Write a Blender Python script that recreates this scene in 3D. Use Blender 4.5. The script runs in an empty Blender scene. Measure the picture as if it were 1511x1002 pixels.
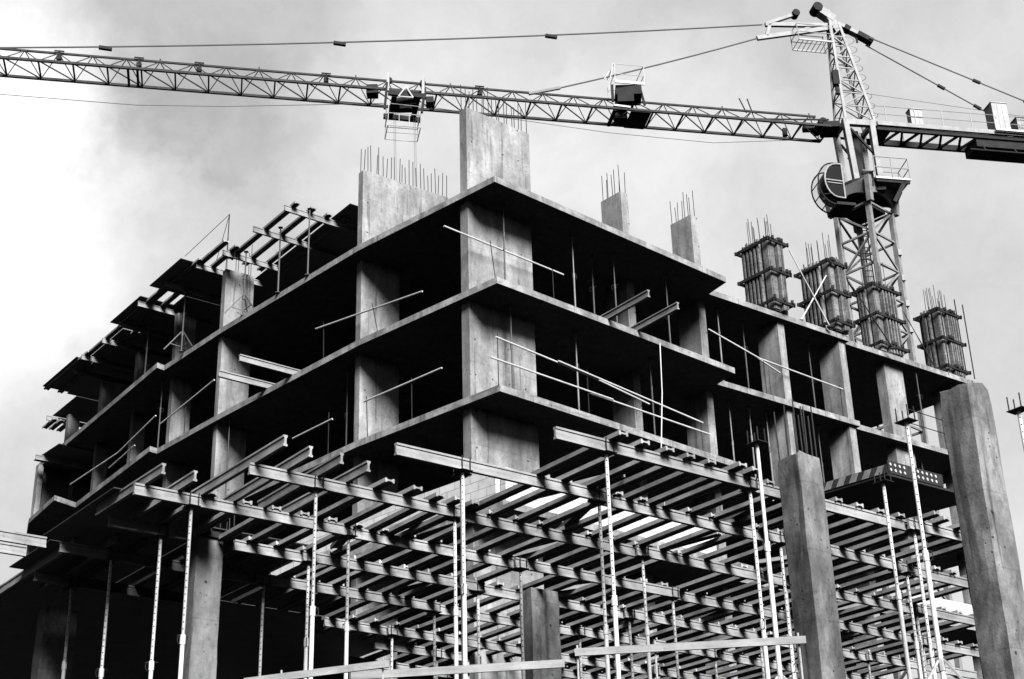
import bpy, math, random
from mathutils import Vector, Matrix
random.seed(7)
S = bpy.context.scene
COL = S.collection
R = math.radians

# ------------------------------------------------------------------ helpers
class MB:
    """collects shapes and links them as one mesh object"""
    def __init__(self):
        self.v = []; self.f = []
    def add(self, vs, fs):
        n = len(self.v)
        self.v += [tuple(p) for p in vs]
        self.f += [tuple(i + n for i in q) for q in fs]
        return self
    def obox(self, o, ex, ey, ez):
        o = Vector(o); ex = Vector(ex); ey = Vector(ey); ez = Vector(ez)
        p = [o, o+ex, o+ex+ey, o+ey, o+ez, o+ex+ez, o+ex+ey+ez, o+ey+ez]
        return self.add(p, [(0,3,2,1),(4,5,6,7),(0,1,5,4),(1,2,6,5),(2,3,7,6),(3,0,4,7)])
    def box(self, c, s):
        c = Vector(c); s = Vector(s)
        return self.obox(c - s/2, (s.x,0,0), (0,s.y,0), (0,0,s.z))
    def prism(self, poly, z0, z1):
        n = len(poly)
        vs = [(x, y, z0) for x, y in poly] + [(x, y, z1) for x, y in poly]
        fs = [tuple(reversed(range(n))), tuple(range(n, 2*n))]
        fs += [(i, (i+1) % n, n+(i+1) % n, n+i) for i in range(n)]
        return self.add(vs, fs)
    def frame(self, a, b, up=(0,0,1)):
        a = Vector(a); b = Vector(b); d = (b-a).normalized(); up = Vector(up)
        if abs(d.dot(up)) > .98: up = Vector((1,0,0))
        x = d.cross(up).normalized(); y = x.cross(d).normalized()
        return a, b, x, y
    def bar(self, a, b, w, h=None, up=(0,0,1)):
        h = w if h is None else h
        a, b, x, y = self.frame(a, b, up)
        q = [(-w/2,-h/2),(w/2,-h/2),(w/2,h/2),(-w/2,h/2)]
        vs = [a+x*i+y*j for i, j in q] + [b+x*i+y*j for i, j in q]
        return self.add(vs, [(0,1,2,3),(7,6,5,4),(0,4,5,1),(1,5,6,2),(2,6,7,3),(3,7,4,0)])
    def tube(self, a, b, r, n=8, r2=None):
        r2 = r if r2 is None else r2
        a, b, x, y = self.frame(a, b)
        vs = []
        for c, q in ((a, r), (b, r2)):
            for k in range(n):
                t = 2*math.pi*k/n
                vs.append(c + x*(q*math.cos(t)) + y*(q*math.sin(t)))
        fs = [tuple(range(n)), tuple(reversed(range(n, 2*n)))]
        fs += [(k, n+k, n+(k+1) % n, (k+1) % n) for k in range(n)]
        return self.add(vs, fs)
    def path(self, pts, r, n=6):
        for a, b in zip(pts[:-1], pts[1:]): self.tube(a, b, r, n)
        return self
    def ibeam(self, L, h=.2, w=.08, tf=.036, tw=.042):
        """timber H beam along +X, underside at z=0, centred on y=0"""
        p = [(-w/2,0),(w/2,0),(w/2,tf),(tw/2,tf+.012),(tw/2,h-tf-.012),(w/2,h-tf),(w/2,h),(-w/2,h),
             (-w/2,h-tf),(-tw/2,h-tf-.012),(-tw/2,tf+.012),(-w/2,tf)]
        n = len(p)
        vs = [(0,y,z) for y, z in p] + [(L,y,z) for y, z in p]
        fs = [tuple(reversed(range(n))), tuple(range(n, 2*n))]
        fs += [(i, (i+1) % n, n+(i+1) % n, n+i) for i in range(n)]
        return self.add(vs, fs)
    def flatbeam(self, L, w=.2, h=.08, tf=.036, tw=.03):
        """the same timber beam lying on its side: flanges upright, web level"""
        p = [(-w/2,0),(-w/2+tf,0),(-w/2+tf+.012,h/2-tw/2),(w/2-tf-.012,h/2-tw/2),(w/2-tf,0),(w/2,0),(w/2,h),(w/2-tf,h),
             (w/2-tf-.012,h/2+tw/2),(-w/2+tf+.012,h/2+tw/2),(-w/2+tf,h),(-w/2,h)]
        n = len(p)
        vs = [(0,y,z) for y, z in p] + [(L,y,z) for y, z in p]
        fs = [tuple(reversed(range(n))), tuple(range(n, 2*n))]
        fs += [(i, (i+1) % n, n+(i+1) % n, n+i) for i in range(n)]
        return self.add(vs, fs)
    def mesh(self, name, mat, loc=(0,0,0), smooth=False):
        me = bpy.data.meshes.new(name)
        l = Vector(loc)
        me.from_pydata([Vector(p)-l for p in self.v], [], self.f)
        me.update()
        if mat: me.materials.append(mat)
        if smooth:
            for p in me.polygons: p.use_smooth = True
        return me
    def build(self, name, mat, parent=None, loc=None, smooth=False):
        """verts are in world space; loc is where the object's origin goes"""
        if parent is not None and loc is None: loc = WORLD[parent.name]
        if loc is None: loc = (0,0,0)
        o = bpy.data.objects.new(name, self.mesh(name, mat, loc, smooth))
        COL.objects.link(o)
        WORLD[o.name] = Vector(loc)
        if parent is not None:
            o.parent = parent; o.location = Vector(loc) - WORLD[parent.name]
        else: o.location = loc
        return o
WORLD = {}
def tag(o, label=None, cat=None, group=None, kind=None):
    if label: o['label'] = label
    if cat: o['category'] = cat
    if group: o['group'] = group
    if kind: o['kind'] = kind
    return o
def thing(name, loc, label, cat, group=None):
    o = bpy.data.objects.new(name, None); COL.objects.link(o)
    o.location = loc; o.empty_display_size = .2
    WORLD[o.name] = Vector(loc)
    return tag(o, label, cat, group)
ORD = ['', 'first','second','third','fourth','fifth','sixth','seventh','eighth','ninth','tenth','eleventh','twelfth',
 'thirteenth','fourteenth','fifteenth','sixteenth','seventeenth','eighteenth','nineteenth','twentieth']
TENS = {20:'twenty',30:'thirty',40:'forty'}
def nth(n):
    if n <= 20: return ORD[n]
    t = n//10*10
    if n == 30: return 'thirtieth'
    if n == 40: return 'fortieth'
    return TENS[t] + '-' + ORD[n-t]

# ------------------------------------------------------------------ materials
def newmat(name):
    m = bpy.data.materials.new(name); m.use_nodes = True
    nt = m.node_tree; nt.nodes.clear()
    out = nt.nodes.new('ShaderNodeOutputMaterial'); b = nt.nodes.new('ShaderNodeBsdfPrincipled')
    nt.links.new(b.outputs[0], out.inputs[0])
    return m, nt, b
def N(nt, kind, **kw):
    n = nt.nodes.new(kind)
    for k, v in kw.items():
        if k.startswith('i_'): n.inputs[k[2:].replace('_', ' ')].default_value = v
        else: setattr(n, k, v)
    return n
def noise(nt, vec, scale, detail=4, rough=.6, mscale=None):
    if mscale:
        mp = N(nt, 'ShaderNodeMapping'); mp.inputs['Scale'].default_value = mscale
        nt.links.new(vec, mp.inputs['Vector']); vec = mp.outputs[0]
    n = N(nt, 'ShaderNodeTexNoise'); n.inputs['Scale'].default_value = scale
    n.inputs['Detail'].default_value = detail; n.inputs['Roughness'].default_value = rough
    nt.links.new(vec, n.inputs['Vector'])
    return n.outputs['Fac']
def rng(nt, val, a, b, c, d):
    m = N(nt, 'ShaderNodeMapRange'); m.clamp = True
    m.inputs['From Min'].default_value = a; m.inputs['From Max'].default_value = b
    m.inputs['To Min'].default_value = c; m.inputs['To Max'].default_value = d
    nt.links.new(val, m.inputs['Value']); return m.outputs[0]
def mul(nt, a, b, op='MULTIPLY'):
    m = N(nt, 'ShaderNodeMath', operation=op)
    for i, q in enumerate((a, b)):
        if isinstance(q, (int, float)): m.inputs[i].default_value = q
        else: nt.links.new(q, m.inputs[i])
    return m.outputs[0]
def grey(nt, val, bsdf):
    c = N(nt, 'ShaderNodeCombineColor')
    for i in range(3): nt.links.new(val, c.inputs[i])
    nt.links.new(c.outputs[0], bsdf.inputs['Base Color'])
def bump(nt, val, bsdf, s=.3, d=.01):
    b = N(nt, 'ShaderNodeBump'); b.inputs['Strength'].default_value = s; b.inputs['Distance'].default_value = d
    nt.links.new(val, b.inputs['Height']); nt.links.new(b.outputs[0], bsdf.inputs['Normal'])

def concrete(name, base, stain=.5, pits=.35, joints=True, blotch=0):
    m, nt, b = newmat(name)
    pos = N(nt, 'ShaderNodeNewGeometry').outputs['Position']
    v = rng(nt, noise(nt, pos, .55, 5, .6), .3, .72, 1-.45*stain, 1+.2*stain)
    v = mul(nt, v, rng(nt, noise(nt, pos, 2.2, 5, .62, (1,1,.22)), .35, .68, 1-.5*stain, 1.08))
    v = mul(nt, v, rng(nt, noise(nt, pos, 9, 6, .7), .3, .7, .80, 1.14))
    v = mul(nt, v, rng(nt, noise(nt, pos, 45, 3, .6), .3, .7, .9, 1.08))
    if blotch:
        v = mul(nt, v, rng(nt, noise(nt, pos, 1.25, 6, .68, (1,1,.6)), .42, .60, 1-blotch, 1.06))
        v = mul(nt, v, rng(nt, noise(nt, pos, 3.4, 5, .7, (1,1,.45)), .56, .66, 1, 1-blotch*.8))
    # drips: narrow dark runs
    v = mul(nt, v, rng(nt, noise(nt, pos, 6, 2, .5, (1,1,.06)), .62, .70, 1, 1-.55*stain))
    vo = N(nt, 'ShaderNodeTexVoronoi'); vo.inputs['Scale'].default_value = 7
    nt.links.new(pos, vo.inputs['Vector'])
    gate = rng(nt, noise(nt, pos, 1.1, 3, .5), .46, .58, 0, 1)
    hole = mul(nt, rng(nt, vo.outputs['Distance'], .10, .17, 1, 0), gate)
    v = mul(nt, v, rng(nt, hole, 0, 1, 1, 1-pits))
    if joints:
        sx = N(nt, 'ShaderNodeSeparateXYZ'); nt.links.new(pos, sx.inputs[0])
        fr = mul(nt, mul(nt, sx.outputs[2], .806), 1, 'FRACT')
        ln = rng(nt, mul(nt, mul(nt, fr, -.5, 'ADD'), 1, 'ABSOLUTE'), 0, .016, .78, 1)
        v = mul(nt, v, ln)
    sx2 = N(nt, 'ShaderNodeSeparateXYZ'); mp2 = N(nt, 'ShaderNodeMapping'); mp2.inputs['Rotation'].default_value = (0,0,-R(38))
    nt.links.new(pos, mp2.inputs['Vector']); nt.links.new(mp2.outputs[0], sx2.inputs[0])
    def cell(o, p, sh): return mul(nt, mul(nt, mul(nt, mul(nt, mul(nt, o, 1/p), sh, 'ADD'), 1, 'FRACT'), -.5, 'ADD'), p)
    if joints:
        cu, cz = cell(sx2.outputs[0], .61, .13), cell(sx2.outputs[2], 1.1, .37)
        rr = mul(nt, mul(nt, cu, cu), mul(nt, cz, cz), 'ADD')
        v = mul(nt, v, rng(nt, mul(nt, rng(nt, rr, .0006, .0014, 1, 0), rng(nt, noise(nt, pos, 1.7, 2, .5), .47, .53, 0, 1)), 0, 1, 1, .25))
        seam = rng(nt, mul(nt, cell(sx2.outputs[0], 1.22, .4), 1, 'ABSOLUTE'), 0, .02, 1, 0)
        v = mul(nt, v, rng(nt, mul(nt, seam, rng(nt, noise(nt, pos, 2.5, 3, .5), .4, .6, 0, 1)), 0, 1, 1, .72))
    else:
        v = mul(nt, v, rng(nt, noise(nt, pos, 7, 6, .75), .60, .66, 1, .55))
        v = mul(nt, v, rng(nt, noise(nt, pos, 1.6, 3, .6, (1,1,6)), .56, .62, 1, .72))
        v = mul(nt, v, rng(nt, mul(nt, cell(sx2.outputs[0], 2.44, .2), 1, 'ABSOLUTE'), 0, .025, .6, 1))
    v = mul(nt, v, base)
    grey(nt, v, b); b.inputs['Roughness'].default_value = .88
    b.inputs['Specular IOR Level'].default_value = .2
    bump(nt, mul(nt, noise(nt, pos, 22, 5, .65), mul(nt, hole, -.8), 'ADD'), b, .5, .012)
    return m
def timber(name, base, var=.3):
    m, nt, b = newmat(name)
    tc = N(nt, 'ShaderNodeTexCoord').outputs['Object']
    oi = N(nt, 'ShaderNodeObjectInfo').outputs['Random']
    pos = N(nt, 'ShaderNodeNewGeometry').outputs['Position']
    v = rng(nt, noise(nt, tc, 9, 5, .65, (.12,1.6,1.6)), .3, .7, 1-var, 1+var*.4)
    v = mul(nt, v, rng(nt, noise(nt, pos, 1.5, 5, .6), .34, .66, 1-var*1.1, 1.1))
    v = mul(nt, v, rng(nt, noise(nt, pos, 14, 4, .7), .56, .7, 1, 1-var*.9))
    v = mul(nt, v, rng(nt, oi, 0, 1, 1-var*.8, 1.08))
    v = mul(nt, v, base)
    grey(nt, v, b); b.inputs['Roughness'].default_value = .75
    b.inputs['Specular IOR Level'].default_value = .25
    bump(nt, noise(nt, tc, 30, 4, .6, (.1,1.5,1.5)), b, .25, .004)
    return m
def metal(name, base, rough=.5, var=.2, met=0.0, drilled=False):
    m, nt, b = newmat(name)
    pos = N(nt, 'ShaderNodeNewGeometry').outputs['Position']
    v = rng(nt, noise(nt, pos, 2.5, 5, .65), .3, .7, 1-var, 1+var*.3)
    v = mul(nt, v, rng(nt, noise(nt, pos, 18, 4, .7), .55, .72, 1, 1-var*1.4))
    if drilled:
        sx = N(nt, 'ShaderNodeSeparateXYZ'); nt.links.new(N(nt, 'ShaderNodeTexCoord').outputs['Object'], sx.inputs[0])
        fz = mul(nt, mul(nt, mul(nt, mul(nt, sx.outputs[2], 1/.125), 1, 'FRACT'), -.5, 'ADD'), .125)
        rr = mul(nt, mul(nt, fz, fz), mul(nt, sx.outputs[0], sx.outputs[0]), 'ADD')
        v = mul(nt, v, rng(nt, rr, .00016, .00024, .03, 1))
    v = mul(nt, v, base)
    grey(nt, v, b); b.inputs['Roughness'].default_value = rough; b.inputs['Metallic'].default_value = met
    b.inputs['Specular IOR Level'].default_value = .5 if rough < .7 else .08
    return m
M = {}
M['concrete'] = concrete('concrete_wall', .40, .8, .5, True, .25)
M['slab'] = concrete('concrete_slab', .37, .7, .3, False, .3)
M['column'] = concrete('concrete_column', .34, .9, .7, True, .5)
M['column_pitted'] = concrete('concrete_column_pitted', .30, 1.0, .85, True, .5)
M['column_shaded'] = concrete('concrete_column_shaded', .21, .9, .5, True, .4)  # darker concrete copy, the shade under the deck put into its colour
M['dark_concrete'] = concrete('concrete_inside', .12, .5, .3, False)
M['primary'] = timber('timber_primary', .345, .32)
M['joist'] = timber('timber_joist', .45, .42)
M['ply'] = timber('film_faced_plywood', .05, .3)
M['shutter_ply'] = timber('shutter_plywood', .04, .4)
M['stud'] = timber('shutter_stud', .25, .55)
M['prop_board'] = timber('shutter_board', .24, .5)
M['plank'] = timber('guard_plank', .33, .25)
M['prop'] = metal('galvanised_prop', .72, .45, .22)
M['prop_drilled'] = metal('drilled_prop', .72, .45, .22, drilled=True)
M['prop_old_drilled'] = metal('worn_drilled_prop', .42, .55, .4, drilled=True)
M['prop_old'] = metal('worn_prop', .42, .55, .4)
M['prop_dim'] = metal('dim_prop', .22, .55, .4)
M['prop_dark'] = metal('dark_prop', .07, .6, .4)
M['steel'] = metal('dark_steel', .03, .8, .4)
M['rebar'] = metal('rebar', .045, .7, .4)
M['pipe'] = metal('rail_pipe', .55, .5, .3)
M['jib'] = metal('jib_shaded_paint', .05, .7, .3)  # crane paint darkened, underside shade put into the jib colour
M['crane'] = metal('crane_paint', .24, .55, .4)
M['crane_pale'] = metal('crane_pale_paint', .32, .55, .25)
M['crane_dark'] = metal('crane_dark_paint', .035, .85, .3)
M['rope'] = metal('wire_rope', .12, .6, .2)
M['cord'] = metal('white_cord', .7, .8, .1)
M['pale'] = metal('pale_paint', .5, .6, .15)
def glass_mat():
    m, nt, b = newmat('cab_glass')
    b.inputs['Base Color'].default_value = (.008,.008,.008,1); b.inputs['Roughness'].default_value = .25; b.inputs['Specular IOR Level'].default_value = .015
    return m
M['glass'] = glass_mat()
def clear_glass():
    m = bpy.data.materials.new('clear_cab_glass'); m.use_nodes = True
    nt = m.node_tree; nt.nodes.clear()
    o = nt.nodes.new('ShaderNodeOutputMaterial'); mx = nt.nodes.new('ShaderNodeMixShader')
    t = nt.nodes.new('ShaderNodeBsdfTransparent'); g = nt.nodes.new('ShaderNodeBsdfGlossy')
    t.inputs[0].default_value = (.88,.88,.88,1); g.inputs['Roughness'].default_value = .05
    mx.inputs[0].default_value = .08
    nt.links.new(t.outputs[0], mx.inputs[1]); nt.links.new(g.outputs[0], mx.inputs[2]); nt.links.new(mx.outputs[0], o.inputs[0])
    return m
M['clear'] = clear_glass()
def blocks_mat(ang):
    m, nt, b = newmat('white_blockwork')
    pos = N(nt, 'ShaderNodeNewGeometry').outputs['Position']
    mp = N(nt, 'ShaderNodeMapping'); mp.inputs['Rotation'].default_value = (0,0,-R(ang))
    nt.links.new(pos, mp.inputs['Vector'])
    sx = N(nt, 'ShaderNodeSeparateXYZ'); nt.links.new(mp.outputs[0], sx.inputs[0])
    cb = N(nt, 'ShaderNodeCombineXYZ'); nt.links.new(sx.outputs[0], cb.inputs[0]); nt.links.new(sx.outputs[2], cb.inputs[1])
    br = N(nt, 'ShaderNodeTexBrick'); nt.links.new(cb.outputs[0], br.inputs['Vector'])
    br.inputs['Scale'].default_value = 1; br.inputs['Brick Width'].default_value = .6; br.inputs['Row Height'].default_value = .25
    br.inputs['Mortar Size'].default_value = .012; br.inputs['Color1'].default_value = (.62,.62,.62,1)
    br.inputs['Color2'].default_value = (.52,.52,.52,1); br.inputs['Mortar'].default_value = (.3,.3,.3,1)
    bw = N(nt, 'ShaderNodeRGBToBW'); nt.links.new(br.outputs['Color'], bw.inputs[0])
    v = mul(nt, bw.outputs[0], rng(nt, noise(nt, pos, 4, 5, .6), .3, .7, .82, 1.05))
    grey(nt, v, b); b.inputs['Roughness'].default_value = .9
    return m
M['blocks_right'] = blocks_mat(42.5); M['blocks_left'] = blocks_mat(137.6)
def ground_mat():
    m, nt, b = newmat('site_soil')
    pos = N(nt, 'ShaderNodeNewGeometry').outputs['Position']
    v = rng(nt, noise(nt, pos, .15, 8, .65), .3, .7, .035, .075)
    v = mul(nt, v, rng(nt, noise(nt, pos, 3, 6, .7), .3, .7, .7, 1.2))
    grey(nt, v, b); b.inputs['Roughness'].default_value = 1
    bump(nt, noise(nt, pos, 4, 6, .7), b, .6, .05)
    return m
M['ground'] = ground_mat()

# ------------------------------------------------------------------ site frame
TH = R(37.7)
Ux, Uy = math.cos(TH), math.sin(TH)
def W(u, v, z=0.0):
    """formwork grid (u along the primaries, v away from the street) -> world"""
    return Vector((u*Ux - v*Uy, u*Uy + v*Ux, z))
def dirv(a): return Vector((math.cos(R(a)), math.sin(R(a)), 0))
ZPOD = 6.0
ZC, ZB, ZA = 17.813, 21.113, 24.413     # soffits of the three visible floors
ZD = ZC - 3.3
T = .2                                   # slab thickness
ZTOP = ZA + 3.3

# ------------------------------------------------------------------ ground
g = MB()
ys = [-600, -20, 8, 13, 16, 18.5, 20.3, 21.6, 23, 40, 90, 300, 1500]
zs = [0, 0, 0, .5, 1.8, 3.6, 5.0, 5.85, ZPOD, ZPOD, ZPOD, ZPOD, ZPOD]
xs = [-1500, -300, -80, -40, -25, -15, -8, 0, 8, 15, 25, 40, 80, 300, 1500]
gv = []
for j, y in enumerate(ys):
    for x in xs: gv.append((x, y, zs[j]))
nx = len(xs)
g.add(gv, [(j*nx+i, j*nx+i+1, (j+1)*nx+i+1, (j+1)*nx+i) for j in range(len(ys)-1) for i in range(nx-1)])
tag(g.build('ground', M['ground'], smooth=True), kind='structure')

# ------------------------------------------------------------------ concrete frame
BL = thing('concrete_building', (0, 45, ZPOD), 'unfinished grey concrete building frame with open floors on a corner site', 'building')
back = [(18.2,54.8),(12.9,60.8),(.94,50.0),(-10.7,62.7)]
def slab_outline(level):
    right = [(-.37,38.18),(7.15,45.07),(6.66,45.91),(12.16,50.07),(12.04,50.26),(18.2,54.8)]
    left = {'A': [(-20.3,60.75),(-17.3,56.62),(-12.95,50.62),(-12.75,50.88),(-10.12,47.86),(-4.70,42.10)],
            'B': [(-20.3,60.3),(-19.53,58.1),(-17.72,55.39),(-17.15,56.3),(-12.95,50.50),(-12.74,50.75),(-10.06,47.78),(-4.66,42.08)]}[level]
    bk = back[1:] + ([(-14.2,66.2)] if level == 'A' else [(-14.6,65.9)])
    return right + bk + left
for lv, z in (('A', ZA), ('B', ZB), ('B', ZC), ('B', ZD)):
    MB().prism(slab_outline(lv), z, z+T).build('floor_slab', M['slab'], BL)
# slab edges carry small ragged concrete spill and a lighter upstand joint
def blade(F, ang, w, d, levels, mat='concrete', t=None, top=ZTOP, back_ang=None):
    """F near corner, w along ang, d along ang+90; one storey-high shaft per level"""
    ex = dirv(ang)*w; ey = dirv(back_ang if back_ang else ang+92)*d
    b = MB()
    for z0, z1 in levels:
        b.obox((F[0], F[1], z0), ex, ey, (0,0,z1-z0))
    return b.build('column', M[mat], BL)
ST = [(ZPOD, ZD), (ZD+T, ZC), (ZC+T, ZB), (ZB+T, ZA)]
STR = ST + [(ZA+T, ZTOP)]
def rebars(parent, F, ang, w, d, z, n, m, h0=.8, h1=1.2, r=.013, inset=.05):
    ex = dirv(ang); ey = dirv(ang+92); b = MB()
    for i in range(n):
        for j in range(m):
            if 0 < i < n-1 and 0 < j < m-1: continue
            a = inset + (w-2*inset)*i/max(1, n-1) + random.uniform(-.03,.03); c = inset + (d-2*inset)*j/max(1, m-1)
            p = Vector((F[0], F[1], z-.05)) + ex*a + ey*c
            q = p + Vector((random.uniform(-.03,.03), random.uniform(-.03,.03), random.uniform(h0, h1)))
            b.tube(p, q, r, 5)
    return b.build('rebar', M['rebar'], parent)
# corner wall and the first left wing wall stand one storey above the roof slab
cw = blade((-1.2,39.24), 40, 2.45, .34, ST, 'concrete')
cw['label'] = 'broad corner wall at the front of the building'
up = MB().obox((-1.2,39.24,ZA+T), dirv(40)*2.5, dirv(130)*.34, (0,0,3.1))
up = up.build('column', M['concrete'], BL); up['label'] = 'tall bare wall standing on the roof corner'
rebars(up, (-1.2,39.24), 40, 2.5, .34, ZTOP, 9, 2, .8, 1.25)
blade((-4.69,42.72), 36, 1.4, .28, ST)
up2 = MB().obox((-4.69,42.72,ZA+T), dirv(36)*3.3, dirv(128)*.28, (0,0,3.1)).build('column', M['concrete'], BL)
up2['label'] = 'long bare wall on the roof left of the corner'
rebars(up2, (-4.69,42.72), 36, 3.3, .28, ZTOP, 12, 2, .75, 1.2)
# left wing blades
for i, (F, ln) in enumerate((((-10.1,48.08),1.1), ((-12.54,51.5),.75), ((-14.81,54.85),.52), ((-16.99,57.8),.5), ((-19.3,61.1),.5))):
    c = blade(F, 36, ln, .26, ST + [(ZA+T, 27.05)])
    if i == 0: rebars(c, F, 36, 1.0, .26, 27.1, 3, 2, .9, 1.3)
blade((-20.05,60.15), 37, .22, .3, ST)
# right facade blades
for i, (F, w, d) in enumerate((((3.80,44.55),.33,.95), ((6.32,46.3),.33,.95))):
    c = blade(F, 40, w, d, STR)
    rebars(c, F, 40, w, d, ZTOP, 2, 4, .75, 1.15)
for F, w, d in (((9.27,48.15),.33,.95), ((11.74,49.92),.33,.95), ((13.79,51.95),1.05,.4), ((16.9,54.4),.4,.9)):
    blade(F, 38, w, d, ST)
# deep inside: dark walls added to block light and blacken the open floors
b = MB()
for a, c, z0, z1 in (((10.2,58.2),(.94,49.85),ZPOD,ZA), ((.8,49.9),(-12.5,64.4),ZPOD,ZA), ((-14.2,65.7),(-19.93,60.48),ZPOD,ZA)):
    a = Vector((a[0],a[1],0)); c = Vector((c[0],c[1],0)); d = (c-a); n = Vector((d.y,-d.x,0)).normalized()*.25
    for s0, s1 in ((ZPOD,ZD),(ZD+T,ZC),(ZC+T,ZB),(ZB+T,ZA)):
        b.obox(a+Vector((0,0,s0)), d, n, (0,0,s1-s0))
b.build('dark_backing_wall', M['dark_concrete'], BL)
# low white block walls on the lowest visible floor (built on slab D)
def block_wall(a, c, z, h, t, mat):
    a = Vector((a[0],a[1],z)); c = Vector((c[0],c[1],z)); d = c-a; n = Vector((-d.y,d.x,0)).normalized()*t
    m = MB(); L = d.length; e = d.normalized(); rows = int(h/.25); x0 = 0
    for r in range(rows):
        end = L - random.choice((0,.3,.6))*(r > rows-2) - .08*r
        m.obox(a+Vector((0,0,r*.25)), e*end, n, (0,0,.25))
    return m.build('block_wall', mat, BL)
block_wall((-.28,38.42), (6.0,44.15), ZD+T, 1.0, .2, M['blocks_right'])
block_wall((-.55,38.48), (-8.6,45.95), ZD+T, 1.05, -.2, M['blocks_left'])
block_wall((13.4,51.35), (17.4,54.3), ZD+T, .9, .2, M['blocks_right'])

# ------------------------------------------------------------------ formwork deck
ZP = 10.70                     # underside of the primary beams
HP, HJ = .215, .20
ROWV = [18.26, 20.31, 22.50, 24.52, 26.43, 28.33, 30.62, 32.0, 33.8]
beam_cache = {}
def hbeam(name, p, ang, L, mat, h, w=.08, flat=False):
    key = (name, round(L, 2), h, flat)
    if key not in beam_cache:
        beam_cache[key] = (MB().flatbeam(round(L, 2)) if flat else MB().ibeam(round(L, 2), h, w)).mesh(name, mat)
    o = bpy.data.objects.new(name, beam_cache[key]); COL.objects.link(o)
    o.location = p; o.rotation_euler = (0, 0, ang); WORLD[o.name] = Vector(p)
    return o
SEG = {0: [(14.91,19.62),(19.32,24.12),(23.84,27.2)],
       1: [(13.11,17.70),(17.42,22.22),(21.95,26.1),(25.8,30.4)],
       2: [(11.52,16.0),(15.72,20.72),(20.42,25.0),(24.7,29.5),(29.2,33.6)],
       3: [(10.31,14.75),(14.48,19.1),(18.82,23.45),(23.15,28.1),(27.8,32.2),(31.9,36.3)],
       4: [(10.67,12.35),(13.35,15.2),(14.85,19.4),(19.1,23.8),(23.5,28.2),(27.9,32.3),(32.0,36.6)],
       5: [(7.2,10.2),(10.52,15.1),(14.8,19.5),(19.2,23.85),(23.55,28.3),(28.0,32.5),(32.2,36.6)],
       6: [(10.85,14.4),(17.9,19.9),(19.6,23.9),(23.6,28.4),(28.1,32.6)],
       7: [(20.1,24.2),(23.9,28.4)],
       8: [(20.4,24.4),(24.1,28.4)]}
for r, segs in SEG.items():
    for k, (a, c) in enumerate(segs):
        off = .055 if k % 2 else -.055
        p = W(a, ROWV[r] + off, ZP + random.uniform(-.004,.004))
        o = hbeam('formwork_beam', p, TH + random.uniform(-.008,.008), c-a, M['primary'], HP)
        tag(o, f'{nth(k+1)} pale timber beam from the left in the {nth(r+1)} beam row from the front', 'formwork beam', 'pale beams carrying the slab formwork')
# joists, bay by bay, laid over the primaries
def joist(u, v0, v1, z, lab, grp, flat=True):
    p = W(u, v0, z)
    o = hbeam('formwork_joist', p, TH + math.pi/2 + random.uniform(-.012,.012), v1-v0, M['joist'], HJ, flat=flat)
    return tag(o, lab, 'joist', grp)
ZJ = ZP + HP + .004
bays = []
def grid(r, u0, u1):
    k0 = math.ceil((u0-16.08)/.615); out = []
    while 16.08+.615*k0 < u1:
        out.append(16.08+.615*k0+(.085 if r % 2 else 0)); k0 += 1
    return out
bay0 = [(16.08,17.88),(16.66,17.98),(17.25,18.0),(17.78,18.04),(18.3,18.05),(18.88,17.86),(19.26,17.9)] + [(19.98+.615*i, 18.24) for i in range(6)] + [(23.62,18.2),(24.15,17.75),(24.54,17.85),(25.2,17.8),(25.8,17.9),(26.4,17.9)]
bay1 = [(16.28,20.26)] + [(u, 20.24) for u in grid(1, 16.6, 29.6)]
bay2 = [(11.58,21.4),(12.2,21.62),(12.82,21.62),(13.42,21.7),(14.05,21.98),(14.7,22.04),(15.27,22.14),(15.68,22.12)] + [(u, 22.14 if u < 16.4 else 22.42) for u in grid(2, 16.0, 32.2)]
bay3 = [(10.47,23.76),(11.1,23.8),(11.7,24.3)] + [(u, 24.42) for u in grid(3, 12.2, 34.6)]
bay4 = [(u, 26.33) for u in grid(4, 13.5, 34.8)]
bay5 = [(u, 28.2) for u in grid(5, 13.0, 34.0)]
bay6 = [(u, 30.4) for u in grid(6, 18.2, 30.0)]
bay7 = [(u, 31.8) for u in grid(7, 20.5, 28.0)]
bay2 = [q for q in bay2 if not 21.8 < q[0] < 23.3]
bay3 = [q for q in bay3 if not 19.6 < q[0] < 20.4]
bay1 = [q for q in bay1 if not 23.4 < q[0] < 24.1]
for r, by in enumerate((bay0,bay1,bay2,bay3,bay4,bay5,bay6,bay7)):
    far = ROWV[r+1]
    for k, (u, v0) in enumerate(by):
        jit = random.uniform(-.022,.022) if k > 8 else 0
        v1 = far + random.choice((.12,.16,.2,.34))
        d = .10 if r % 2 else 0
        joist(u + jit + .06, v0, v1, ZJ + (.0015 if r % 2 else 0), f'{nth(k+1)} timber joist from the left between the {nth(r+1)} and {nth(r+2)} beam rows', 'joists lying across the formwork beams', not (r in (2,3) and k < (4,2)[r-2]))
for k, (u, v0, v1) in enumerate(((10.9,28.6,33.4),(11.5,27.9,32.0),(12.1,27.9,32.0))):
    joist(u, v0, v1, ZJ+.003, ('weathered joist jutting out past the far left edge of the formwork','second joist under the dark panels at the far left','third joist under the dark panels at the far left')[k], 'joists lying across the formwork beams', False)
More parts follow.
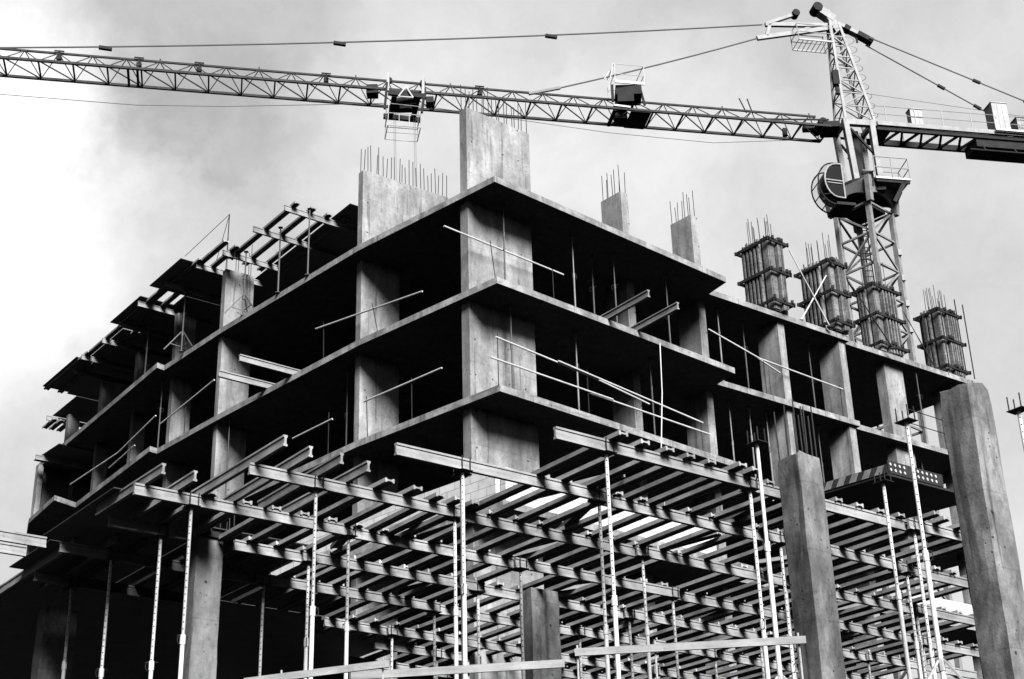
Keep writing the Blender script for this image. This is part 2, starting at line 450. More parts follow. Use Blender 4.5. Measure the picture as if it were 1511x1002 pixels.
STRAY = [(17.6,19.6,1.9,.32),(20.9,19.1,2.2,-.2),(24.6,20.9,1.6,.5),(18.2,21.3,1.7,-.35),(21.6,21.2,2.0,.18),(16.4,23.1,1.8,.4),(26.3,22.9,1.6,-.45),(19.4,23.3,1.5,.25),(28.6,23.4,1.9,.3),(15.1,24.9,1.4,-.3),(22.3,25.0,1.7,.55),(25.8,25.2,1.6,-.2),(30.4,25.0,1.5,.35),(18.6,27.0,1.5,.3),(24.3,26.9,1.4,-.5)]
for k, (u, v, L, da) in enumerate(sorted(STRAY)):
    o = hbeam('loose_plank', W(u, v, ZJ+.088), TH+math.pi/2+da, L, M['plank'], HJ, flat=True)
    tag(o, f'{nth(k+1)} loose timber from the left lying askew on top of the joists', 'timber', 'loose timbers left on the joists')
# film faced panels on the left edge of the deck
ZY = ZJ + HJ + .003
for lab, (u0,u1,v0,v1) in (('dark plywood panel on the left deck edge, highest of those beside the smooth column',(10.33,12.9,25.45,29.0)),
                          ('dark plywood panel furthest out on the lower left corner of the deck',(10.55,12.9,29.03,31.3)),
                          ('wide dark plywood sheeting along the lower left edge of the deck',(10.95,21.2,31.34,46.5)),
                          ('dark plywood sheeting inside the deck behind the smooth column',(15.43,17.6,29.0,31.3)),
                          ('dark plywood panel behind the left column, inside the deck edge',(12.93,15.4,26.6,31.3))):
    o = W(u0, v0, ZY); m = MB().obox(o, W(u1-u0,0), W(0,v1-v0), (0,0,.021))
    tag(m.build('plywood_sheet', M['ply'], loc=o), lab, 'panel', 'dark formwork panels')

# ------------------------------------------------------------------ props
def make_prop(loc, H, label, mats=('prop','prop'), split=.62, prongs=True, tripod=False, group='steel props under the formwork deck', holes=True, k=1.0):
    x, y, z = loc
    t = thing('steel_prop', loc, label, 'prop', group)
    zs = z + H*split
    lean = Vector((random.uniform(-.03,.03), random.uniform(-.03,.03), 0))
    top = Vector((x, y, z+H)) + lean*0
    b = MB(); b.tube((x,y,z+.008), (x,y,zs), .039*k, 10); b.box((x,y,z+.006), (.16,.16,.012))
    b.build('outer_tube', M[mats[0]], t)
    b = MB(); b.tube((x,y,zs+.07), (x,y,z+H-.012), .031*k, 10); b.build('inner_tube', M[mats[1] + ('_drilled' if holes and mats[1] in ('prop','prop_old') else '')], t)
    b = MB(); b.tube((x,y,zs-.10), (x,y,zs+.07), .050*k, 10)
    b.build('collar', M[mats[0]], t)
    b = MB(); a0 = random.uniform(0, 6.28); e = Vector((math.cos(a0), math.sin(a0), 0))
    ring = [Vector((x,y,zs-.02)) + e*.06 + e*(.085*math.sin(q)) * .6 + Vector((0,0,.085*math.cos(q))) for q in [i*math.pi/5 for i in range(11)]]
    b.path(ring, .008, 5); b.tube(Vector((x,y,zs+.05))-e*.12, Vector((x,y,zs+.05))+e*.12, .009, 5)
    b.build('pin_handle', M['steel'], t)
    b = MB(); zt = z+H
    if prongs:
        for su in (-1,1):
            for sv in (-1,1):
                p = Vector((x,y,zt)) + W(su*.085, sv*.115)
                b.tube(p, p+Vector((0,0,.245)), .011, 6)
        o = Vector((x,y,zt-.012)) + W(-.12,-.15)
        b.obox(o, W(.24,0), W(0,.30), (0,0,.012))
    else: b.box((x,y,zt-.006), (.15,.15,.012))
    b.build('fork_head', M['steel'], t)
    if tripod:
        b = MB()
        b.tube((x,y,z+.62), (x,y,z+.80), .055, 8)
        for k in range(3):
            a = R(120*k + 200); e = Vector((math.cos(a), math.sin(a), 0))
            b.bar(Vector((x,y,z+.78))+e*.05, Vector((x,y,z+.02))+e*.62, .035)
            b.bar(Vector((x,y,z+.20))+e*.05, Vector((x,y,z+.28))+e*.40, .022)
        b.build('tripod', M['prop_dark' if mats[0] == 'prop_dark' else 'prop_old'], t)
    return t
PR = {0: [16.06,19.48,24.06], 1: [14.53,17.62,22.4,26.3], 2: [12.89,15.9,20.62,24.85,29.3],
      3: [11.46,14.8,19.0,23.31,28.0,32.0], 4: [11.76,15.02,19.28,23.68,28.05,32.1], 5: [11.58,15.02,19.42,23.72,28.3],
      6: [11.7,19.75,23.75,28.2], 7: [22.0], 8: [23.6]}
for r, us in PR.items():
    for k, u in enumerate(us):
        p = W(u, ROWV[r], ZPOD)
        mats = random.choice((('prop','prop'),('prop','prop_old'))) if r > 1 else ('prop','prop')
        if (r, k) in ((1,1),(3,2),(4,3),(5,2)): mats = ('prop_old','prop_old')
        make_prop(p, ZP-ZPOD, f'{nth(k+1)} steel prop from the left under the {nth(r+1)} beam row from the front', mats,
                  random.uniform(.45,.72) if (r,k) not in ((0,0),) else .46, tripod=(r,k) in ((0,0),(0,2),(2,3)))
make_prop(W(14.62,20.47,ZPOD), ZP-ZPOD, 'steel prop doubled up beside another under the left end of the second beam row', ('prop','prop'), .6)
make_prop(W(17.88,16.5,ZPOD), ZP-ZPOD, 'white prop with an empty fork head standing left of the pitted column', ('prop','prop'), .62, tripod=True, holes=False)
make_prop(W(19.23,14.44,ZPOD), ZP-ZPOD, 'tall pale drilled prop with empty fork head left of the big right column', ('prop','prop'), .52, tripod=True)
make_prop(W(21.25,16.65,ZPOD), ZP-ZPOD, 'pale drilled prop with empty fork head right of the pitted column', ('prop','prop'), .56)
make_prop(W(20.38,13.1,ZPOD), ZP-ZPOD, 'lone prop with empty fork head against the sky at the right edge', ('prop','prop'), .5)

# ------------------------------------------------------------------ front columns
def rough_column(name, u, v, w, d, z1, mat, label, ch=.03, nz=14, broken=.06, rb=None, cap=False):
    loc = W(u+w/2, v+d/2, ZPOD)
    t = thing(name, loc, label, 'column', 'free standing concrete columns of the annex')
    prof = [(ch,0),(w*.35,0),(w*.7,0),(w-ch,0),(w,ch),(w,d*.5),(w,d-ch),(w-ch,d),(w*.5,d),(ch,d),(0,d-ch),(0,d*.6),(0,d*.3),(0,ch)]
    n = len(prof); vs = []; fs = []
    for i in range(nz+1):
        z = ZPOD + (z1-ZPOD)*i/nz
        sink = 1.0
        for k, (a, c) in enumerate(prof):
            j = .009
            zz = z; aa, cc = a, c
            if i == nz:
                zz -= random.uniform(0, broken) + (broken*.5 if a > w-2*ch or c > d-2*ch or a < .02 else 0)
                aa = w/2+(a-w/2)*.96; cc = d/2+(c-d/2)*.96
            p = W(u+aa+random.uniform(-j,j), v+cc+random.uniform(-j,j), zz)
            vs.append(p)
    for i in range(nz):
        for k in range(n):
            fs.append((i*n+k, i*n+(k+1) % n, (i+1)*n+(k+1) % n, (i+1)*n+k))
    fs.append(tuple(range(nz*n, nz*n+n)))
    MB().add(vs, fs).build('shaft', mat, t)
    if cap:
        m = MB(); m.prism([tuple((W(u-.06,v-.06))[:2]), tuple(W(u+w+.06,v-.06)[:2]), tuple(W(u+w+.06,v+d+.06)[:2]), tuple(W(u-.06,v+d+.06)[:2])], z1-.02, z1+.16)
        m.build('formwork_collar', M['steel'], t)
    if rb:
        m = MB()
        for (a, c, h) in rb:
            p = W(u+a, v+c, z1-.25); q = W(u+a+random.uniform(-.02,.02), v+c+random.uniform(-.02,.02), z1+h)
            m.tube(p, q, .013, 6)
        m.build('rebar', M['rebar'], t)
    return t
rough_column('concrete_column', 19.60, 13.42, .58, .60, 11.21, M['column'], 'thick concrete column with stained left face at the right edge', .03, broken=.09)
rough_column('concrete_column', 19.56, 17.08, .58, .56, 11.13, M['column_pitted'], 'dark pitted concrete column with bare rebar sticking out of its top', .03, broken=.08,
    rb=[(.05,.05,1.0),(.05,.28,.95),(.05,.5,.9),(.29,.05,.9),(.53,.05,.95),(.53,.28,1.05),(.53,.5,1.0),(.29,.5,.85),(.16,.04,.7),(.42,.05,.75)])
rough_column('concrete_column', 12.66, 26.72, .58, .42, 10.98, M['concrete'], 'smooth pale concrete column under the left part of the deck', .02, broken=.01, cap=True)
rough_column('concrete_column', 20.32, 25.85, .78, .46, 10.85, M['column_shaded'], 'short dark concrete column in the shade under the middle of the deck', .02, broken=.02)
rough_column('concrete_column', 11.75, 32.2, .75, .45, 10.66, M['column'], 'shaded concrete column at the lower left corner under the dark panels', .02, broken=.02)

# ------------------------------------------------------------------ guard planks at the podium edge
def plank(name, a, c, w, h, mat, label, cat, posts=(), group='timber guard rails in front of the props'):
    a = Vector(a); c = Vector(c)
    t = thing(name, (a.x, a.y, ZPOD if posts else a.z), label, cat, group)
    MB().bar(a, c, w, h).build('board', mat, t)
    for s in posts:
        p = a.lerp(c, s); n = Vector((c.y-a.y, a.x-c.x, 0)).normalized()*-.05
        MB().tube((p.x+n.x, p.y+n.y, ZPOD), (p.x+n.x, p.y+n.y, p.z+.12), .016, 6).build('post', M['prop_old'], t)
    return t
plank('guard_rail', (-4.3,23.62,6.86), (-2.0,22.97,6.93), .045, .11, M['plank'], 'left timber guard rail rising to the right before the dark opening', 'guard rail', (.25,.95))
plank('guard_rail', (-2.62,23.40,6.85), (.66,23.17,6.9), .045, .12, M['plank'], 'middle timber guard rail ending in front of the short dark column', 'guard rail', (.06,.55))
plank('guard_rail', (.8,22.48,6.9), (4.18,22.18,6.92), .045, .11, M['plank'], 'right timber guard rail ending in front of the pitted column', 'guard rail', (.01,.35,.97))

# ------------------------------------------------------------------ shutters round the roof columns
def shutter(F, ang, w, d, H, label, z=ZA+T, studs=(3,5), wal=(.35,1.55,2.75), base=True):
    ex = dirv(ang); ey = dirv(ang+92)
    c = Vector((F[0],F[1],z)) + ex*(w/2) + ey*(d/2)
    t = thing('column_formwork', c, label, 'column formwork', 'timber column shutters on the roof slab')
    pw, pd = w+.20, d+.18
    o = c - ex*(pw/2) - ey*(pd/2)
    MB().obox(o+Vector((0,0,.04)), ex*pw, ey*pd, (0,0,H)).build('panel_box', M['shutter_ply'], t)
    nu, nd = studs
    for (o0, e, L, n, out) in ((o, ex, pw, nu, -ey), (o+ey*pd, ex, pw, nu, ey), (o, ey, pd, nd, -ex), (o+ex*pw, ey, pd, nd, ex)):
        board = out.dot(ex) < -.5
        if board or out.dot(ey) < -.5:
            q = o0 + e*.12 + out*.02
            MB().bar(q+Vector((0,0,.1)), q+Vector((0,0,H-.05)), .26, .03, up=out).build('corner_board', M['prop_board'], t)
        for k in range(n):
            q = o0 + e*(.3 + (L-.34)*(k+.5)/n if board or out.dot(ey) < -.5 else L*(k+.5)/n) + out*.075
            q2 = q + Vector((random.uniform(-.01,.01), random.uniform(-.01,.01), H-.02+random.uniform(-.05,.08)))
            MB().bar(q+Vector((0,0,.06+random.uniform(0,.08))), q2, .07, .14, up=out).build('stud', M['stud'], t)
    for zz in wal:
        m = MB(); ow = .168
        for sgn in (-1,1):
            a = c + ey*(sgn*(pd/2+ow)) + Vector((0,0,zz)); e = ex*(pw/2+.24)
            m.bar(a-e, a+e, .05, .12)
            a = c + ex*(sgn*(pw/2+ow)) + Vector((0,0,zz+.012)); e = ey*(pd/2+.24)
            m.bar(a-e, a+e, .05, .11)
        for k in range(3):
            p = c + ex*random.uniform(-.5,.5) - ey*(pd/2+.2)
            m.box(p+Vector((0,0,zz+.1)), (.09,.09,.12))
        m.build('waler', M['steel'], t)
    m = MB()
    for i in range(4):
        for j in range(4):
            if 0 < i < 3 and 0 < j < 3: continue
            p = c + ex*((i-1.5)*(w*.26)) + ey*((j-1.5)*(d*.27)) + Vector((0,0,H-.1))
            m.tube(p, p+Vector((random.uniform(-.03,.03),random.uniform(-.03,.03),random.uniform(.85,1.35))), .013, 5)
    m.build('rebar', M['rebar'], t)
    m = MB()
    for k in range(7):
        p = c + ex*random.uniform(-pw*.5,pw*.5) + ey*random.uniform(-pd*.5,pd*.5) + Vector((0,0,H+.02))
        m.tube(p, p+Vector((0,0,random.uniform(.1,.26))), .022, 6)
    m.build('clamp', M['steel'], t)
    return t, c, ex, ey
SH = []
SH.append(shutter((9.2,47.9), 38, .42, 1.0, 2.95, 'column shutter furthest left on the roof, against the sky'))
SH.append(shutter((11.66,49.72), 38, .42, 1.05, 2.95, 'column shutter with crossed braces just left of the crane mast'))
SH.append(shutter((13.72,51.75), 38, 1.0, .55, 2.95, 'column shutter directly in front of the crane mast', studs=(5,3)))
SH.append(shutter((16.75,54.12), 38, .8, .62, 2.95, 'column shutter at the right end of the roof above the big column', studs=(5,3)))
def brace(a, c, label, r=.03, mat='pipe'):
    a = Vector(a); c = Vector(c)
    t = thing('push_pull_brace', c, label, 'brace', 'slanting braces of the column shutters')
    MB().tube(a, a.lerp(c,.5), r*.75, 8).build('inner_tube', M[mat], t)
    MB().tube(a.lerp(c,.45), c, r, 8).build('outer_tube', M[mat], t)
    MB().box(c+Vector((0,0,.03)), (.2,.12,.06)).build('foot', M['steel'], t)
    return t
zt = ZA+T
brace((9.95,48.0,zt+2.5), (11.35,49.25,zt), 'pale brace leaning from the leftmost shutter down to the right')
brace((11.5,49.5,zt+2.2), (10.2,48.7,zt), 'pale brace crossing another in front of the second shutter')
brace((12.6,50.3,zt+2.1), (14.05,51.3,zt), 'brace running down from the second shutter to the third', .028, 'steel')
brace((8.75,48.7,zt+2.6), (8.15,48.3,zt), 'dark brace on the left side of the leftmost shutter', .024, 'steel')
brace((15.0,52.6,zt+2.1), (16.15,53.4,zt), 'dark brace from the shutter before the mast towards the right end', .024, 'steel')
brace((16.45,54.4,zt+1.7), (15.8,53.6,zt), 'dark brace on the left side of the rightmost shutter', .022, 'steel')
brace((16.6,54.6,zt+1.2), (16.1,54.2,zt), 'short dark brace under the rightmost shutter', .022, 'steel')
# vertical scaffold standards that guard the rightmost shutter
for k, (x, y, h) in enumerate(((16.7,53.55,3.0),(17.4,53.85,3.2),(17.85,54.35,3.2),(16.2,54.3,2.8))):
    tag(MB().tube((x,y,zt-.0), (x,y,zt+h), .024, 7).build('scaffold_standard', M['steel'], loc=(x,y,zt)),
        f'{nth(k+1) if k < 3 else "far"} dark upright pole beside the rightmost column shutter', 'scaffold pole', 'upright poles round the rightmost shutter')

# ------------------------------------------------------------------ roof formwork on the left wing
Z2 = 27.10
LT = [(21.1,26.2,39.5),(20.94,24.6,41.36),(20.87,23.1,43.46),(20.55,23.2,44.86),(20.3,23.2,46.8),(20.13,23.2,48.83),(20.3,23.2,50.87),(20.36,23.2,52.62),(20.3,23.2,54.53),(20.6,23.4,56.0)]
for k, (a, c, v) in enumerate(LT):
    o = hbeam('roof_formwork_beam', W(a, v, Z2), TH, c-a, M['primary'], HP)
    tag(o, f'{nth(k+1)} pale beam end from the right under the roof formwork of the left wing', 'formwork beam', 'beams of the left wing roof formwork')
LJ = [(21.42,39.2,44.0),(22.05,39.2,44.1),(22.7,39.25,44.2),(23.35,39.2,44.2),(20.72,42.9,45.4),(21.2,43.0,45.4),(20.6,44.6,48.9),(20.5,46.9,51.2),(21.1,47.2,51.3),(20.55,50.6,55.0),(21.2,50.6,55.0),(20.5,54.2,58.8),(21.1,54.3,58.8)]
for k, (u, a, c) in enumerate(LJ):
    o = hbeam('roof_formwork_joist', W(u, a, Z2+HP+.004), TH+math.pi/2, c-a, M['joist'], HJ, flat=True)
    tag(o, f'{nth(k+1)} joist from the right on the roof formwork of the left wing', 'joist', 'joists of the left wing roof formwork')
zj = Z2+HP+.095
for k, (u0,u1,v0,v1,lab) in enumerate(((20.02,23.3,45.05,47.65,'large dark roof panel jutting out left of the roof column with rebar'),
        (20.1,23.3,48.6,51.35,'dark roof panel second along the left wing edge'),(20.75,23.3,51.6,54.9,'dark roof panel third along the left wing edge'),
        (20.3,23.3,55.1,58.7,'dark roof panel jutting out fourth along the left wing edge'),(22.95,31.5,38.35,47.65,'dark roof panelling behind the long bare wall'),
        (21.45,31.5,47.68,58.9,'dark roof panelling over the inside of the left wing'),(21.9,29.5,58.95,61.6,'dark roof panel at the far end of the left wing'))):
    o = W(u0, v0, zj + (0.0 if k < 4 else .003)); m = MB().obox(o, W(u1-u0,0), W(0,v1-v0), (0,0,.022))
    tag(m.build('roof_plywood_sheet', M['ply'], loc=o), lab, 'panel', 'dark roof panels of the left wing')
# lower table at the far end of the wing
o = Vector((-20.1,59.6,ZA-.05)); m = MB().obox(o, dirv(-49)*2.4, dirv(41)*3.0, (0,0,.03))
tag(m.build('plywood_sheet', M['ply'], loc=o), 'dark panel sticking out low at the far left end of the building', 'panel')
tag(hbeam('formwork_beam', (-19.75,58.75,ZA-.32), R(37), 2.2, M['primary'], .21), 'short pale beam under the dark panel at the far left end', 'formwork beam')
tag(hbeam('formwork_beam', W(21.5,61.2,Z2-.1), TH, 2.4, M['primary'], .21), 'stubby pale beam end at the topmost far left corner', 'formwork beam')
for k, (du, dz) in enumerate(((21.75,-.185),(22.05,-.185),(22.4,-.185))):
    tag(hbeam('formwork_joist', W(du,60.75,Z2+dz), TH+math.pi/2, 1.3, M['joist'], .18, flat=True), f'{nth(k+1)} dark joist hanging at the topmost far left corner', 'joist')
# props under it
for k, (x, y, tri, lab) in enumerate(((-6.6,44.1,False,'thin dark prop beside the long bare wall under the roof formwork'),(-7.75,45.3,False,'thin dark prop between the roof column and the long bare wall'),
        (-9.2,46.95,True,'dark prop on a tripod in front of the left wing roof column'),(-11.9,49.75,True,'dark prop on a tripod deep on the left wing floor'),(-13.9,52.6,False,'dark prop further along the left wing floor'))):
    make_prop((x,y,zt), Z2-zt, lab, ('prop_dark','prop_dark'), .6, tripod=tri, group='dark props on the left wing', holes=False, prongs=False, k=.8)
# guy lines on the roof column
tag(MB().path([(-10.0,47.6,29.0),(-10.6,48.6,27.6)], .012, 5).path([(-10.0,47.6,29.0),(-11.6,48.0,27.55)], .012, 5).path([(-10.0,47.6,29.0),(-10.02,47.65,27.5)], .02, 5).build('guy_line', M['rebar'], loc=(-10,47.6,27.5)),
    'slanting tie rods with a peg over the left wing roof column', 'tie rod')

# ------------------------------------------------------------------ rails, pipes and loose beams on the floors
def rail(name, rails, posts, label, r=.028, cat='guard rail', mat='pipe', group='pipe guard rails on the floor edges'):
    a0 = Vector(rails[0][0])
    t = thing(name, (a0.x, a0.y, min(p[0][2] for p in posts) if posts else a0.z), label, cat, group)
    for pts in rails: MB().path([Vector(p) for p in pts], r, 8).build('pipe', M[mat], t)
    for a, c in posts: MB().tube(a, c, .015, 6).build('post', M['steel'], t)
    return t
rail('guard_rail', [[(-1.85,38.15,22.97),(1.62,41.26,22.9)]], [((-.37,39.46,ZB+T),(-.56,39.27,23.08)),((1.30,40.98,ZB+T),(1.28,40.92,22.92))], 'single pipe across the open corner bay under the roof slab')
rail('guard_rail', [[(-.45,38.13,19.42),(1.25,39.68,19.3),(2.6,40.93,19.20)],[(1.3,39.66,19.32),(5.82,43.86,18.96)],[(-.6,38.0,18.75),(2.9,41.2,18.72)],[(2.2,40.6,18.70),(6.05,44.1,18.66)],[(2.5,40.80,19.18),(4.05,42.24,18.97)]],
     [((-.40,38.19,ZC+T),(-.40,38.19,19.6)),((2.15,40.55,ZC+T),(2.15,40.55,19.4)),((4.4,42.6,ZC+T),(4.4,42.6,19.2)),((5.75,43.82,ZC+T),(5.75,43.82,19.1))], 'double pipe rail along the right side of the third floor down')
rail('guard_rail', [[(-2.62,40.42,22.05),(-6.25,43.95,22.6)]], [((-4.05,41.85,ZB+T),(-4.25,41.85,22.4)),((-5.95,43.75,ZB+T),(-5.98,43.72,22.7))], 'pipe sloping across the wall left of the corner, second floor down')
rail('guard_rail', [[(-2.03,39.89,19.31),(-4.48,42.08,19.25)]], [((-4.36,42.12,ZC+T),(-4.4,42.03,19.4)),((-2.95,40.83,ZC+T),(-2.96,40.75,19.4))], 'pipe before the wall left of the corner, third floor down')
rail('guard_rail', [[(-5.57,43.3,19.22),(-7.0,44.8,19.2)]], [((-5.7,43.5,ZC+T),(-5.7,43.45,19.5))], 'short pipe just above the upper formwork beams at the left')
rail('guard_rail', [[(-10.35,48.38,22.87),(-12.75,50.95,22.33)]], [((-11.6,49.8,ZB+T),(-11.6,49.75,22.7))], 'pipe left of the broad left wing column, second floor down')
rail('guard_rail', [[(-12.98,51.1,22.72),(-14.8,53.15,22.12),(-17.3,55.85,21.9)],[(-14.0,52.4,22.1),(-15.3,53.9,21.8)]], [((-14.2,52.6,ZB+T),(-14.2,52.55,22.5))], 'long bent pipe towards the far left end, second floor down')
rail('guard_rail', [[(6.52,45.78,23.05),(8.34,47.15,22.55),(11.6,49.62,22.36)],[(8.1,46.98,22.62),(9.1,47.75,22.25)]], [((8.5,47.3,ZB+T),(8.5,47.26,22.6)),((11.5,49.6,ZB+T),(11.5,49.56,22.5))], 'long bent pipe across the right wing, second floor down')
rail('guard_rail', [[(14.5,52.05,22.5),(18.0,54.6,22.42)],[(14.5,52.05,21.95),(18.0,54.6,21.9)]], [((15.0,52.45,ZB+T),(15.0,52.45,22.6)),((16.0,53.2,ZB+T),(16.0,53.2,22.6))], 'double rail beside the big right column with sky behind', .018, mat='steel')
for (a, c, z, lab) in (((2.2,42.1),(4.02,39.75),ZB+T+.005,'left of two beams jutting out of the right side, second floor down'), ((3.2,42.9),(4.95,40.62),ZB+T+.005,'right of two beams jutting out of the right side, second floor down'),
                       ((-6.6,46.8),(-9.42,44.6),ZB+T+.005,'lower of two beams jutting out before the left wing column'), ((-5.7,45.75),(-8.55,43.44),ZB+T+.005,'upper of two beams jutting out before the left wing column')):
    d = Vector((c[0]-a[0], c[1]-a[1], 0))
    tag(hbeam('loose_beam', (a[0],a[1],z), math.atan2(d.y,d.x), d.length, M['primary'], .23, .1), lab, 'timber beam', 'loose beams jutting out of the floors')
tag(hbeam('loose_beam', W(7.0,29.1,ZP+.02), TH, 3.1, M['primary'], .21), 'lower of two beams reaching out of frame at the left edge', 'timber beam')
# thin props standing inside the open floors
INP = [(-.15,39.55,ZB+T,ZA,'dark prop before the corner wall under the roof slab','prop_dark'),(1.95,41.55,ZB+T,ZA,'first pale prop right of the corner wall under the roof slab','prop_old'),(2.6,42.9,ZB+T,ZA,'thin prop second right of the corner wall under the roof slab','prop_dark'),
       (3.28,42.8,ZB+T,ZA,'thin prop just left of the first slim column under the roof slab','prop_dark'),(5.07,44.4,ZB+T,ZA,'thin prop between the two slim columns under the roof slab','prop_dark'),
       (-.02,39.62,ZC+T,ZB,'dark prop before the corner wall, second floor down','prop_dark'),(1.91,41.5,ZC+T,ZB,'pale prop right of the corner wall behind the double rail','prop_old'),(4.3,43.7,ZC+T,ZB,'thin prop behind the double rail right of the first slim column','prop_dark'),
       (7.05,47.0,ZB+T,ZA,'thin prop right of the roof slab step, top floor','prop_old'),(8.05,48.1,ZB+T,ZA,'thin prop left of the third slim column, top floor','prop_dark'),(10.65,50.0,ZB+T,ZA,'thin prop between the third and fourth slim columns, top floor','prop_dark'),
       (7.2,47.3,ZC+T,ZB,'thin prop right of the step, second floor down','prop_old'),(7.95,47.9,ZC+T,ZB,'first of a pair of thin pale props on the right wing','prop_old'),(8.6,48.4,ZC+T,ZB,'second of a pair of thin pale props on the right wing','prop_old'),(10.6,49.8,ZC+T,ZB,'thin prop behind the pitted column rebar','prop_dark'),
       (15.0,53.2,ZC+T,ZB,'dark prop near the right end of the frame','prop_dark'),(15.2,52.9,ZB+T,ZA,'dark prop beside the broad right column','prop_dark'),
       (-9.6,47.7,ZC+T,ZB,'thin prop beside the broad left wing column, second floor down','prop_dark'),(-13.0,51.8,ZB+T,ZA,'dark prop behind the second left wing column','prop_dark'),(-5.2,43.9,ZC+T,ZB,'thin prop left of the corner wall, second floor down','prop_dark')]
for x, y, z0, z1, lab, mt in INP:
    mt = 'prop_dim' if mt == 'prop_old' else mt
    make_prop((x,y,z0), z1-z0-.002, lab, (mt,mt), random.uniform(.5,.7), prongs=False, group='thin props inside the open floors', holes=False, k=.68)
tag(MB().path([(4.55,42.68,ZB+.05),(4.5,42.62,19.5),(4.3,42.45,17.2)], .016, 6).build('hanging_cord', M['cord'], loc=(4.55,42.68,ZB)), 'white cord hanging down from the right floor edge', 'cord')
# starter bars before the left wing column
m = MB()
for k in range(7):
    e = dirv(133); p = Vector((-9.0,46.55,0)) + e*(.28*k) 
    m.tube((p.x,p.y,ZD+T), (p.x+random.uniform(-.05,.05),p.y,ZD+T+2.2+random.uniform(0,.7)), .017, 6)
tag(m.build('starter_bars', M['rebar'], loc=(-9,46.6,ZD+T)), 'row of dark starter bars before the left wing column above the deck', 'rebar')

# loading platform with striped side and front discs painted as sky-bright holes
LP = thing('loading_platform', (12.0,47.0,17.6), 'dark loading platform with a hazard striped side and bright holes painted on its front', 'platform')
c0 = Vector((11.62,45.1,0)); eS = dirv(136.5); eF = dirv(36.5)
MB().obox(c0+Vector((0,0,17.52)), eF*4.4, eS*5.2, (0,0,.08)).build('deck', M['crane_dark'], LP)
MB().obox(c0+Vector((0,0,17.60))-eF*.03, eF*.03, eS*2.3, (0,0,.28)).build('striped_board', M['crane_dark'], LP)
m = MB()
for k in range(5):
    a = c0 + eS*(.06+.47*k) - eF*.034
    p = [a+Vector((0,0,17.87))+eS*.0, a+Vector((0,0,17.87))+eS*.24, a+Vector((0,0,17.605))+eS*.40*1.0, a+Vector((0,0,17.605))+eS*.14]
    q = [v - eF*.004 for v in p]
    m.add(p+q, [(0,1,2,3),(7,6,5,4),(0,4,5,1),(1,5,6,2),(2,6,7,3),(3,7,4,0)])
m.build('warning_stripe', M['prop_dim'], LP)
MB().obox(c0+Vector((0,0,17.60))-eS*.03+eF*.02, eF*2.6, eS*.03, (0,0,.42)).build('perforated_board', M['crane_dark'], LP)
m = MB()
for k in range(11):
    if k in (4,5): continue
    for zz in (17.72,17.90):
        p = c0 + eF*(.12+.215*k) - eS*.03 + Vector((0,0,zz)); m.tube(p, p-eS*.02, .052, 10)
m.build('bright_hole_disc', M['pale'], LP)  # pale discs stand in for sky light through holes
# ------------------------------------------------------------------ tower crane
CR = thing('tower_crane', (16.5,62.03,ZPOD), 'tall tower crane with a long lattice jib over the concrete frame', 'crane')
CT = R(11.2); cx_ = Vector((math.cos(CT), math.sin(CT), 0)); cy_ = Vector((-cx_.y, cx_.x, 0)); C0 = Vector((16.5,62.03,0))
def K0(s, t, z): return C0 + cx_*s + cy_*t + Vector((0,0,z))
K = K0
# mast: corners face the street
hd = 1.27
mc = [Vector((C0.x-hd,C0.y+.02,0)), Vector((C0.x-.05,C0.y-hd,0)), Vector((C0.x+hd,C0.y-.02,0)), Vector((C0.x+.05,C0.y+hd,0))]
ZM = 36.3
m = MB()
for p in mc: m.bar(p+Vector((0,0,ZPOD)), p+Vector((0,0,ZM)), .22, .22, up=(1,1,0))
m.build('mast_leg', M['crane'], CR)
m = MB(); ph = 1.55; k = 0; z = ZM
while z - ph > ZPOD:
    for i in range(4):
        a, c = mc[i], mc[(i+1) % 4]
        m.bar(a+Vector((0,0,z)), c+Vector((0,0,z)), .09)
        if (k+i) % 2: a, c = c, a
        m.bar(a+Vector((0,0,z)), c+Vector((0,0,z-ph)), .085)
    z -= ph; k += 1
m.build('mast_bracing', M['crane'], CR)
m = MB()
lp = C0 + Vector((-.1,.25,0))
for dx in (-.22,.22): m.bar(lp+Vector((dx,0,20)), lp+Vector((dx,0,ZM)), .05)
zz = 20
while zz < ZM: m.bar(lp+Vector((-.22,0,zz)), lp+Vector((.22,0,zz)), .035); zz += .3
for zz in (31.9,28.8):
    m.prism([(C0.x-.85,C0.y),(C0.x,C0.y-.85),(C0.x+.85,C0.y),(C0.x,C0.y+.85)], zz, zz+.06)
m.tube(lp+Vector((.35,-.2,24)), lp+Vector((.35,-.2,ZM)), .06, 8)
m.build('ladder', M['crane_dark'], CR)
for zz in (34.2,32.9,31.6,30.3):
    MB().box(mc[2]+Vector((.1,-.1,zz)), (.16,.16,.3)).build('mast_coupling', M['crane'], CR)
